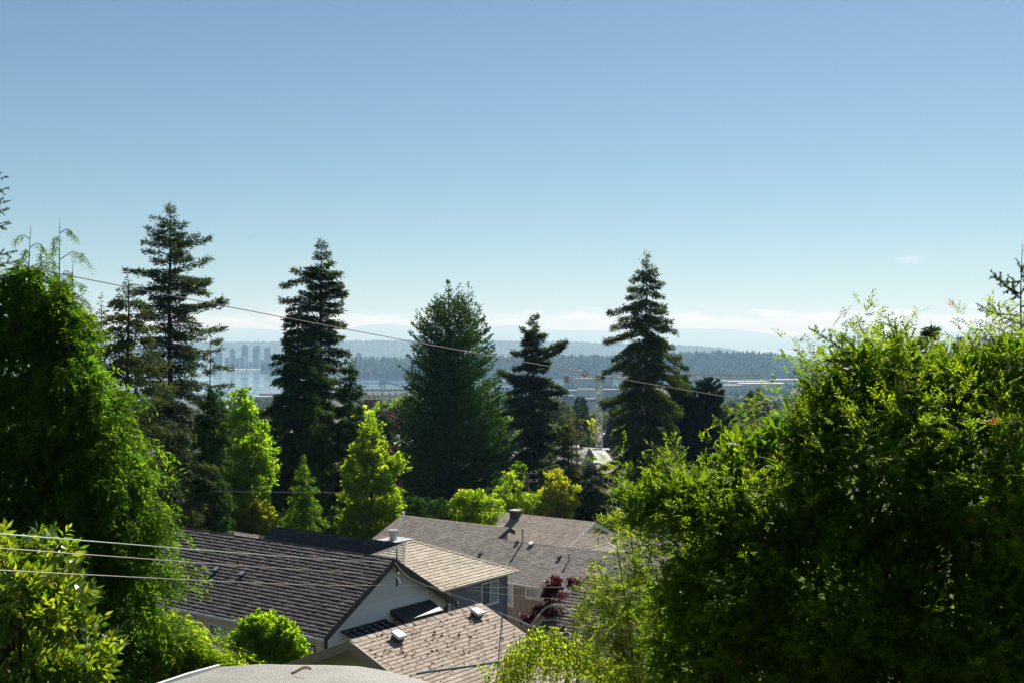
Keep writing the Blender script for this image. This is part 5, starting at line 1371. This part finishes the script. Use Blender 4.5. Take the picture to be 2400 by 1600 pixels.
# low light green cedar shrub at the left
def sprayed(name, label, px, D, blobs_px, mat, seed, n, L, k, droop, leafL, leafW, trunk_r=.12, downward=.35, shell=.5, depth=1.0, nlimb=30, wood='bark', outw=.9, fill=(0, .3, .16), bough=None):
    """shrub or tree whose crown is made of little leafy sprays"""
    r = np.random.default_rng(seed); kk = D / F; bx = (px - 1200) * kk; g = float(gz(np.array(bx), np.array(float(D))))
    e = empty(name, (bx, D, g), 0, label, 'tree')
    blobs = [(((b[0] - 1200) * (D + b[4]) / F - bx, b[4], CZ + (800 - b[1]) * (D + b[4]) / F - g), (b[2] * kk, (b[5] if len(b) > 5 else min(b[2], b[3])) * kk * depth, b[3] * kk)) for b in blobs_px]
    P, Dd = blob_points(blobs, n, r, shell); n = len(P)
    keep = P[:, 2] > .2; P, Dd = P[keep], Dd[keep]; n = len(P)
    Dv = unit(Dd * outw + np.array([0, 0, -downward]) + r.normal(size=(n, 3)) * .55); Nv = unit(np.array([0, 0, 1.0]) * .9 + Dd * .4 + r.normal(size=(n, 3)) * .4)
    vb0 = r.random(n) * .5
    if bough:            # boughs standing out of the crown with hollows between them
        cnt_, len_, per_, up_, spr_, hang_ = bough
        Bp, Bd = blob_points(blobs, cnt_, r, .84)
        lump = np.sin(Bp[:, 0] * 2.3 + seed) * np.sin(Bp[:, 1] * 2.1 + 1) + np.sin(Bp[:, 2] * 2.0 + Bp[:, 0] * 1.1) * .8
        kb = (lump > -.5) & (Bp[:, 2] > .3); Bp, Bd, lump = Bp[kb], Bd[kb], lump[kb]; nb_ = len(Bp)
        bd = unit(Bd * .8 + np.array([0, 0, up_]) + r.normal(size=(nb_, 3)) * .4); bl_ = len_ * r.uniform(.35, 1.35, nb_) * (1 + .35 * np.clip(lump, -1, 1)); Bp = Bp - bd * .25 * bl_[:, None]
        bi = np.repeat(np.arange(nb_), per_); m_ = len(bi); t_ = r.random(m_) ** .75
        sv = unit(np.cross(bd, np.array([0, 0, 1.0]) + r.normal(size=(nb_, 3)) * .3))[bi]; lat = r.normal(size=m_) * spr_ * bl_[bi] * (.25 + t_ * (1 - t_) * 2)
        Pb = Bp[bi] + bd[bi] * (bl_[bi] * t_)[:, None] + sv * lat[:, None] - np.array([0, 0, 1.0]) * (hang_ * bl_[bi] * (t_ ** 2 + .35 * r.random(m_)))[:, None] + r.normal(size=(m_, 3)) * .03
        Db = unit(bd[bi] * .8 + sv * np.sign(lat)[:, None] * .5 + np.array([0, 0, -1.0]) * hang_ * 1.2 + r.normal(size=(m_, 3)) * .3)
        P = np.concatenate([P, Pb]); Dv = np.concatenate([Dv, Db]); Nv = np.concatenate([Nv, unit(np.array([0, 0, 1.0]) + r.normal(size=(m_, 3)) * .45)]); n = len(P)
        vb0 = np.concatenate([vb0, np.clip(r.random(nb_)[bi] * .3 + t_ * .2, 0, .5)])
    a = fronds(P, Dv, Nv, L * r.uniform(.6, 1.3, n), k, droop, leafL, leafW, r)
    vb = vb0; vy = np.clip(np.tile(vb, k) + r.random(n * k) * .45, 0, .93); dead = np.tile(r.random(n) < .008, k); vy = np.where(dead, .99, vy)
    if fill[0]:          # inner foliage
        Pf, Df = blob_points([(c_, (q[0] * .82, q[1] * .82, q[2] * .82)) for c_, q in blobs], fill[0], r, .5); nf = len(Pf)
        ext = [Pf, unit(Df * .4 + r.normal(size=(nf, 3)) + np.array([0, 0, -downward])), r.normal(size=(nf, 3)), fill[1] * r.uniform(.6, 1.3, nf), fill[2] * r.uniform(.6, 1.3, nf)]
        a = [np.concatenate([x_, y_]) for x_, y_ in zip(a, ext)]; vy = np.concatenate([vy, r.random(nf) * .6])
    link('crown', leafmesh('crown', a[0], a[1], a[2], a[3], a[4], M[mat], vy), e)
    mb = MB(); top = max(b[0][2] for b in blobs) * .9; cxm = np.mean([b[0][0] for b in blobs])
    mb.tube([(0, 0, -.4), (cxm * .2, .1, top * .3), (cxm * .4, 0, top * .65), (cxm * .5, 0, top)], [trunk_r, trunk_r * .8, trunk_r * .5, trunk_r * .15], 8)
    idx = r.choice(n, min(nlimb, n), replace=False)
    for j in idx:
        z0 = max(min(P[j][2] * .8 - .3, top * .85), .1); f = z0 / top
        s0 = np.array([cxm * f * .5, 0, z0]); mid = s0 * .45 + P[j] * .55 + np.array([0, 0, .15])
        mb.tube([tuple(s0), tuple(mid), tuple(P[j])], [trunk_r * .28, trunk_r * .16, trunk_r * .05], 4, False)
    mb.build('trunk', M[wood], e)
    return e

sprayed('cedar_shrub', 'light green feathery cedar shrub below the dark roof at left', 440, 30, [(392, 1480, 40, 36, 0), (425, 1530, 60, 44, 0), (505, 1565, 50, 32, 0), (370, 1560, 70, 50, 0), (460, 1585, 80, 40, 0)],
        'bright_leaf', 82, 1500, .24, 7, .35, .10, .04, .08, fill=(2500, .22, .12), bough=(260, .7, 16, .1, .2, .35))
# big bright cedar in the left foreground
D_ = 29.0
sprayed('bright_cedar', 'big bright green cedar with drooping sprays and thin leaders in the left foreground', 110, D_,
        [(60, 660, 40, 46, 0), (30, 720, 60, 70, 0), (135, 710, 44, 56, .3), (110, 790, 80, 76, 0), (170, 790, 50, 70, .2), (40, 860, 130, 110, 0), (160, 900, 100, 110, 0), (40, 1000, 170, 140, 0), (210, 1010, 100, 120, 0), (40, 1150, 200, 150, 0), (255, 1130, 105, 120, 0),
         (40, 1300, 220, 150, 0), (275, 1270, 110, 130, 0), (60, 1450, 230, 140, 0), (275, 1410, 100, 130, 0), (90, 1570, 230, 110, 0), (270, 1540, 90, 90, 0), (-100, 850, 100, 200, 0), (-130, 1100, 140, 300, 0)],
        'cedar_leaf', 83, 4500, .36, 7, .6, .17, .05, .22, .45, .7, 1.0, 18, fill=(30000, .3, .13), bough=(1500, 1.15, 15, .1, .16, .5))
# thin leaders of that cedar
def leader(px, ytop, ybot, D, label_tree, seed, mat, lean=0.0, wood='greytwig', nside=9, sl=.8, droop=.9):
    r = np.random.default_rng(seed); k = D / F; p0 = at(px, ybot, D); p1 = at(px + lean, ytop, D); par = label_tree; inv = Vc(par.location)
    mb = MB(); d = p1 - p0; mb.tube([p0 - inv, p0 + d * .5 - inv, p1 - inv], [.03, .018, .005], 5)
    P, Dv = [], []
    for i in range(nside):
        f = .12 + .84 * i / nside; a = i * 2.4 + seed; L = sl * (1 - f) ** .7 * r.uniform(.7, 1.2) + .12
        b = p0 + d * f - inv; h = Vc((math.cos(a), math.sin(a) * .7, 0))
        pts = [b, b + h * L * .45 + Vc((0, 0, L * .28)), b + h * L * .8 + Vc((0, 0, L * .2)), b + h * L + Vc((0, 0, L * (.2 - .35 * droop)))]
        mb.tube(pts, [.012, .009, .006, .003], 4, False)
        m = int(14 + 62 * L * (1 - f * .75))
        for q in range(m):
            u = r.uniform(.25, 1.0) * 3; s = min(int(u), 2); w = u - s
            pt = pts[s].lerp(pts[s + 1], w); P.append(tuple(pt)); Dv.append((h.x * .5 + r.normal() * .3, h.y * .5 + r.normal() * .3, -droop * .9 + r.normal() * .25))
    mb.build('leader', M[wood], par)
    P, Dv = np.array(P), unit(np.array(Dv)); n = len(P)
    Nv = r.normal(size=(n, 3)) + np.array([0, -.5, .6]); a = fronds(P, Dv, Nv, .22 * r.uniform(.5, 1.3, n), 5, .25, .085, .022, r)
    link('leader_sprays', leafmesh('leader_sprays', a[0], a[1], a[2], a[3], a[4], M[mat], r.random(len(a[0])) * .9), par)
big = bpy.data.objects['bright_cedar']
leader(137, 512, 860, D_, big, 1, 'cedar_leaf', 3, nside=14, sl=1.25)
leader(58, 528, 820, D_, big, 2, 'cedar_leaf', 14, nside=12, sl=1.05)
leader(100, 570, 820, D_ + .4, big, 3, 'cedar_leaf', -4, nside=11, sl=.9)
leader(165, 610, 860, D_ + .6, big, 4, 'cedar_leaf', 6, nside=8, sl=.6)

# yew filling the right foreground
D_ = 16.5
sprayed('yew_tree', 'huge dense dark yew filling the right foreground', 2080, D_,
        [(1745, 1075, 70, 62, .3, 100), (1840, 1045, 80, 72, .3, 120), (1935, 960, 66, 90, .4, 120), (2010, 890, 80, 88, .4, 140), (2110, 880, 90, 92, .6, 160), (2215, 910, 110, 96, .5, 170), (2310, 890, 90, 100, .6, 160), (2400, 880, 80, 110, .6, 150),
         (1660, 1190, 110, 84, 0, 130), (1570, 1165, 70, 56, .2, 80), (1500, 1180, 44, 44, .2, 60), (1800, 1200, 170, 140, -.2, 190), (2050, 1130, 220, 200, -.3, 250), (2300, 1140, 210, 200, -.3, 250),
         (1690, 1390, 170, 160, -.2, 210), (1950, 1400, 240, 220, -.5, 280), (2250, 1420, 260, 240, -.5, 300), (1800, 1560, 210, 150, -.2, 260), (2100, 1600, 280, 180, -.4, 320), (2400, 1500, 200, 260, -.4, 300), (1620, 1540, 110, 150, .2, 160)],
        'yew_leaf', 84, 6000, .19, 8, .12, .075, .027, .12, -.12, .78, 1.0, 26, fill=(34000, .22, .075), bough=(1900, .74, 15, .45, .2, .05))

def sprig(par, a, b_, seed, mat, dens=26, leafL=.055, leafW=.016, side=.45, wood='greytwig'):
    """one bare stem with side shoots thick with needles"""
    r = np.random.default_rng(seed); inv = Vc(par.location); a, b_ = a - inv, b_ - inv; d = b_ - a; L = d.length
    up = Vc((0, 0, 1)) if abs(d.normalized().z) < .8 else Vc((1, 0, 0))
    s = d.cross(up).normalized(); u2 = s.cross(d).normalized()
    mb = MB(); mid = a.lerp(b_, .5) - Vc((0, 0, L * .03)); mb.tube([a, mid, b_], [.012, .008, .003], 5)
    segs = [(a, mid), (mid, b_)]
    n = max(3, int(L / .11))
    for i in range(n):
        f = .1 + .85 * i / n; p = a.lerp(b_, f); sg = 1 if i % 2 else -1; l_ = side * (1 - f * .75) * r.uniform(.6, 1.1) * min(L, .9)
        q = p + (s * r.normal(0, .5) + u2 * sg).normalized() * l_ * .8 + d.normalized() * l_ * .65; segs.append((p, q)); mb.tube([p, q], [.006, .002], 4, False)
    mb.build('sprig', M[wood], par)
    P, Dv = [], []
    for (p, q) in segs:
        dd = q - p; m = int(dd.length * 210)
        for _ in range(m):
            P.append(tuple(p + dd * r.random())); v = r.normal(size=3); v = v / np.linalg.norm(v); Dv.append(tuple(np.array(dd.normalized()) * .6 + v * .75))
    P, Dv = np.array(P), unit(np.array(Dv)); n = len(P)
    link('needles', leafmesh('needles', P, Dv, r.normal(size=(n, 3)) + 1e-3, leafL * .8 * r.uniform(.6, 1.2, n), .016, M[mat], r.random(n) * .9), par)
yew = bpy.data.objects['yew_tree']
for i, (x0, y0, x1, y1) in enumerate(((2060, 860, 1896, 768), (2000, 880, 1918, 822), (1960, 830, 1910, 880), (2110, 830, 2082, 745), (2110, 840, 2098, 750), (2140, 850, 2046, 766), (2060, 830, 2016, 768), (2150, 850, 2115, 755),
                                      (2300, 850, 2266, 778), (2280, 870, 2240, 830), (2040, 850, 1972, 782), (1900, 900, 1868, 842 + 40), (1780, 960, 1752, 930), (1850, 960, 1838, 925), (1700, 1010, 1672, 975), (2360, 850, 2318, 780), (1560, 1110, 1530, 1070), (1600, 1120, 1590, 1068))):
    sprig(yew, at(x0, y0, D_ + .3), at(x1, y1, D_ + .1), 200 + i, 'yew_leaf')

# spruce leaders at the edges of the picture
def edge_spruce(px, D, ytop, label, seed, limbs, name='edge_spruce', base_x=None):
    k = D / F; bx = ((base_x or px) - 1200) * k; g = float(gz(np.array(bx), np.array(float(D)))); e = empty(name, (bx, D, g), 0, label, 'tree')
    top = at(px, ytop, D) - Vc(e.location); mb = MB(); mb.tube([(0, 0, -.3), (top.x * .5, 0, top.z * .5), (top.x * .9, 0, top.z * .85), (top.x * .97, 0, top.z * .93), tuple(top + Vc((.03, 0, 0)))], [.12, .07, .02, .010, .004], 7); mb.build('trunk', M['bark'], e)
    for i, (ya, xb, yb) in enumerate(limbs):
        z = (CZ + (800 - ya) * k - g) / top.z; a = Vc((top.x * z, 0, top.z * z)) + Vc(e.location); b_ = at(xb, yb, D - .3 + .6 * ((i * 7) % 3) / 2); sprig(e, a, b_, seed + i, 'fir_leaf', side=.4)
    r = np.random.default_rng(seed); n = 9000; t = r.random(n) ** .8; zz = top.z * (.86 - .8 * t); a_ = r.uniform(0, 6.283, n); rad = (.15 + 1.5 * t) * r.random(n) ** .5
    P = np.stack([rad * np.cos(a_) + top.x * .8, rad * np.sin(a_), zz - rad * .25], -1); Dv = unit(np.stack([np.cos(a_), np.sin(a_), -.3 + r.normal(0, .4, n)], -1))
    link('crown', leafmesh('crown', P, Dv, np.array([0, 0, 1.0]) + r.normal(size=(n, 3)) * .6, .16 * r.uniform(.6, 1.3, n), .04, M['fir_leaf'], r.random(n) * .9), e)
    return e
edge_spruce(2392, 19, 572, 'spruce leader rising at the right edge above the yew', 300,
            ((700, 2322, 635), (690, 2330, 650), (690, 2440, 600), (650, 2450, 640), (760, 2290, 712), (740, 2300, 728), (770, 2460, 700), (800, 2340, 770), (660, 2350, 660), (820, 2420, 760), (720, 2440, 690), (830, 2280, 780), (850, 2330, 830), (640, 2430, 560)), base_x=2400)
edge_spruce(-240, 20, 330, 'spruce with only branch tips showing at the left edge', 330,
            ((470, 18, 414), (500, 22, 440), (530, 24, 470), (560, 22, 488), (570, 20, 520), (600, 26, 522), (640, 40, 588), (650, 44, 612), (680, 30, 640)), base_x=-260)

# glossy laurel at the bottom left
def laurel():
    r = np.random.default_rng(85); D = 12.5; k = D / F; bx = (90 - 1200) * k; g = float(gz(np.array(bx), np.array(D)))
    e = empty('laurel_shrub', (bx, D, g), 0, 'glossy bright laurel shrub in the bottom left corner', 'shrub')
    bl = [(30, 1350, 70, 80), (90, 1330, 50, 60), (100, 1400, 90, 60), (30, 1450, 80, 60), (130, 1440, 60, 60), (60, 1540, 110, 70), (150, 1570, 90, 50), (205, 1545, 40, 50), (20, 1600, 120, 60), (130, 1640, 120, 60), (-60, 1450, 90, 200)]
    blobs = [(((b[0] - 1200) * k - bx, .3 * math.sin(i * 2.1), CZ + (800 - b[1]) * k - g), (b[2] * k, b[2] * k, b[3] * k)) for i, b in enumerate(bl)]
    P, Dd = blob_points(blobs, 1150, r, .6); n = len(P); Dv = unit(Dd * .5 + np.array([0, 0, .75]) + r.normal(size=(n, 3)) * .4); Nv = unit(r.normal(size=(n, 3)) * .6 + np.array([0, -.3, .7]))
    a = fronds(P, Dv, Nv, .22 * r.uniform(.7, 1.2, n), 8, .05, .125, .052, r, 1.0, .25)
    vy = np.clip(r.random(len(a[0])), 0, .93); vy = np.where(r.random(len(vy)) < .012, .99, vy)
    link('crown', leafmesh('crown', *a, M['laurel_leaf'], vy, .22), e)
    mb = MB()
    for j in range(0, n, max(1, n // 90)): 
        q = P[j]; mb.tube([(q[0] * .2, 0, max(q[2] * .3, 0) - .1), tuple(q * np.array([.7, .7, .75])), tuple(q)], [.03, .015, .005], 4, False)
    mb.build('stems', M['bark'], e)
laurel()

# rowan with feathered leaves
def rowan():
    r = np.random.default_rng(86); D = 22.0; k = D / F; bx = (1490 - 1200) * k; g = float(gz(np.array(bx), np.array(D)))
    e = empty('rowan_tree', (bx, D, g), 0, 'bright rowan sapling with feathered leaves left of the yew', 'tree')
    bl = [(1440, 1235, 34, 30), (1480, 1275, 30, 40), (1470, 1330, 34, 44), (1400, 1330, 12, 40), (1400, 1390, 40, 36), (1460, 1410, 70, 50), (1500, 1370, 50, 50), (1420, 1450, 80, 50), (1500, 1480, 90, 70), (1570, 1440, 60, 60), (1540, 1560, 110, 80), (1440, 1560, 60, 60)]
    blobs = [(((b[0] - 1200) * k - bx, .25 * math.sin(i * 1.7), CZ + (800 - b[1]) * k - g), (b[2] * k, b[2] * k, b[3] * k)) for i, b in enumerate(bl)]
    P, Dd = blob_points(blobs, 3000, r, .3); n = len(P); Dv = unit(Dd * .7 + r.normal(size=(n, 3)) * .45 + np.array([0, 0, .15])); Nv = unit(np.array([0, 0, 1.0]) + r.normal(size=(n, 3)) * .35)
    a = fronds(P, Dv, Nv, .2 * r.uniform(.7, 1.3, n), 11, .18, .075, .026, r, 1.1, .1)
    vy = np.clip(np.tile(r.random(n) * .5, 11) + r.random(len(a[0])) * .42, 0, .93); vy = np.where(np.tile(r.random(n) < .012, 11), .99, vy)
    link('crown', leafmesh('crown', *a, M['rowan_leaf'], vy), e)
    mb = MB()
    for (px, py, x0) in ((1478, 1225, 1500), (1398, 1310, 1480), (1437, 1225, 1490), (1560, 1420, 1530), (1420, 1420, 1480)):
        t = at(px, py, D) - Vc(e.location); b0 = at(x0, 1600, D) - Vc(e.location); mb.tube([Vc((b0.x * .4, 0, -.3)), b0, b0.lerp(t, .5) + Vc((.03, .02, 0)), t], [.05, .03, .018, .005], 5)
    mb.build('trunk', M['bark'], e)
rowan()

# weeping birch with the arching pale branch
def birch():
    r = np.random.default_rng(87); D = 24.0; k = D / F; bx = (1400 - 1200) * k; g = float(gz(np.array(bx), np.array(D)))
    e = empty('weeping_birch', (bx, D, g), 0, 'weeping birch with arching white branch in front of the garage', 'tree'); inv = Vc(e.location)
    W_ = lambda x, y, d=0: at(x, y, D + d) - inv
    mb = MB()
    arch = [(1425, 1640), (1395, 1530), (1372, 1480), (1352, 1452), (1335, 1432), (1315, 1418), (1298, 1415), (1280, 1422), (1266, 1435), (1258, 1450)]
    mb.tube([Vc((.15, 0, -.3))] + [W_(*q) for q in arch], [.10, .09, .06, .045, .04, .036, .032, .026, .02, .014, .006], 7)
    tw = [[(1345, 1448), (1352, 1480), (1345, 1505)], [(1330, 1430), (1365, 1455), (1400, 1480), (1420, 1510)], [(1298, 1416), (1310, 1430), (1325, 1460)], [(1352, 1520), (1345, 1555), (1358, 1600), (1365, 1640)], [(1340, 1522), (1352, 1516), (1365, 1522)],
          [(1270, 1452), (1310, 1450), (1330, 1470)], [(1372, 1480), (1390, 1490), (1405, 1502)], [(1262, 1440), (1240, 1470), (1225, 1510)], [(1300, 1500), (1290, 1490), (1270, 1500)], [(1395, 1540), (1330, 1480), (1250, 1500), (1190, 1560)]]
    for q in tw: mb.tube([W_(x, y, -.1) for x, y in q], np.linspace(.02, .005, len(q)), 5)
    mb.build('trunk', M['birchbark'], e)
    # hanging strands
    P, Dv = [], []; mb = MB()
    for i in range(330):
        x = r.uniform(1165, 1480); f = (x - 1165) / 315; ytop = np.interp(x, [1165, 1200, 1250, 1290, 1340, 1400, 1480], [1560, 1500, 1462, 1462, 1480, 1500, 1530]) + abs(r.normal(0, 34)); Ls = r.uniform(.35, 1.1); d = r.normal(0, .55)
        p = W_(x, ytop, d); q = p + Vc((r.normal(0, .06), r.normal(0, .06), -Ls)); mb.tube([p, p.lerp(q, .5) + Vc((.02, 0, 0)), q], [.005, .004, .002], 3, False)
        m = int(Ls * 34)
        for j in range(m):
            P.append(tuple(p.lerp(q, r.random()) + Vc(r.normal(0, .025, 3)))); Dv.append((r.normal() * .6, r.normal() * .6, -.75))
    for i in range(26):      # loose tufts at the left
        c_ = W_(r.uniform(1125, 1190), r.uniform(1540, 1600), r.normal(0, .2))
        for j in range(9): P.append(tuple(c_ + Vc(r.normal(0, .06, 3)))); Dv.append((r.normal(), r.normal(), -.4))
    mb.build('strands', M['paletwig'], e, kind='stuff')
    P, Dv = np.array(P), unit(np.array(Dv)); n = len(P)
    link('crown', leafmesh('crown', P, Dv, r.normal(size=(n, 3)) + np.array([.3, -.5, .2]), .062 * r.uniform(.7, 1.3, n), .046 * r.uniform(.7, 1.3, n), M['birch_leaf'], np.clip(r.random(n), 0, .93), .1), e)
birch()

# ------------------------------------------------------------------ wires and poles
def wire(pts, rad, mat, label, sag=0.0, name='wire', group=None):
    """pts: (px, row, depth); sag in metres between neighbours"""
    P = [at(*p) for p in pts]; out = []
    for i in range(len(P) - 1):
        for j in range(14):
            t = j / 14; q = P[i].lerp(P[i + 1], t); q.z -= sag * 4 * t * (1 - t); out.append(q)
    out.append(P[-1]); o0 = out[0].copy()
    mb = MB(); mb.tube([q - o0 for q in out], rad, 6); o = mb.build(name, M[mat], None, True); o.location = o0
    return tag(o, label, 'wire', group)
wire([(-120, 590, 22), (1850, 953, 34)], .010, 'wire_brown', 'long brown wire slanting down across the tall trees', .10)
wire([(-60, 1245, 8.5), (916, 1316, 61.8)], .0055, 'wire_green', 'pale green wire, top of three running to the gable mast', .05)
wire([(-60, 1279, 8.5), (905, 1342, 61.8)], .0045, 'wire_pale', 'pale wire, middle of three running to the gable mast', .05)
wire([(-60, 1332, 8.5), (912, 1369, 61.8)], .0045, 'wire_pale', 'pale wire, lowest of three running to the gable mast', .08)
wire([(930, 1315, 61.5), (1460, 1320, 30)], .008, 'wire_green', 'thin green wire running right from the gable mast over the grey roof', .04)
wire([(930, 1370, 61.5), (1420, 1374, 28)], .008, 'wire_pale', 'thin pale wire running right past the purple grey house', .05)
wire([(926, 1318, 61.5), (955, 1350, 58), (1010, 1375, 52), (1110, 1408, 42), (1210, 1450, 34), (1330, 1498, 27), (1480, 1550, 21)], .020, 'wire_dark', 'thick dark service cable curving from the gable mast to the birch', .03)
wire([(926, 1344, 61.6), (940, 1366, 61), (965, 1352, 60.5), (972, 1325, 60.5), (950, 1308, 61)], .012, 'wire_dark', 'loop of slack black cable hanging at the gable mast', .0)
wire([(1090, 1380, 48), (1300, 1402, 36), (1420, 1412, 30)], .006, 'wire_pale', 'faint wire crossing the brown batten wall', .03)
wire([(975, 1578, 24), (1010, 1572, 24), (1100, 1560, 24.2), (1200, 1545, 24.4)], .028, 'pipe_grey', 'thick pale wrapped cable bundle across the lower garage roof', .0)
wire([(500, 1150, 84), (640, 1152, 84), (812, 1153, 84)], .012, 'wire_pale', 'short pale wire crossing behind the young conifer', .02)
def pole(px, ytop, D, label, arm):
    p = at(px, ytop, D); g = float(gz(np.array(p.x), np.array(p.y))); e = empty('utility_pole', (p.x, p.y, g), .3, label, 'pole'); h = p.z - g
    mb = MB(); mb.tube([(0, 0, -.5), (0, 0, h)], [.16, .11], 8); mb.build('post', M['greytwig'], e)
    for z in arm:
        mb = MB(); mb.box(-1.2, 1.2, -.2, -.08, h - z - .12, h - z); a = mb.build('crossarm', M['greytwig'], e)
        for x in (-1.05, -.4, .4, 1.05): mb = MB(); mb.cyl((x, -.14), .05, h - z, h - z + .18, 6); mb.build('insulator', M['vent_light'], a)
pole(1236, 1106, 130, 'grey utility pole with two crossarms above the yellow green bushes', (.1, 1.0))
pole(1612, 1108, 96, 'grey utility pole at the foot of the dark conifer pair', (.4,))
wire([(1190, 1128, 130), (1236, 1122, 129.7), (1268, 1122, 129)], .02, 'wire_pale', 'pale wire at the crossarm of the pole by the yellow bushes', .02)
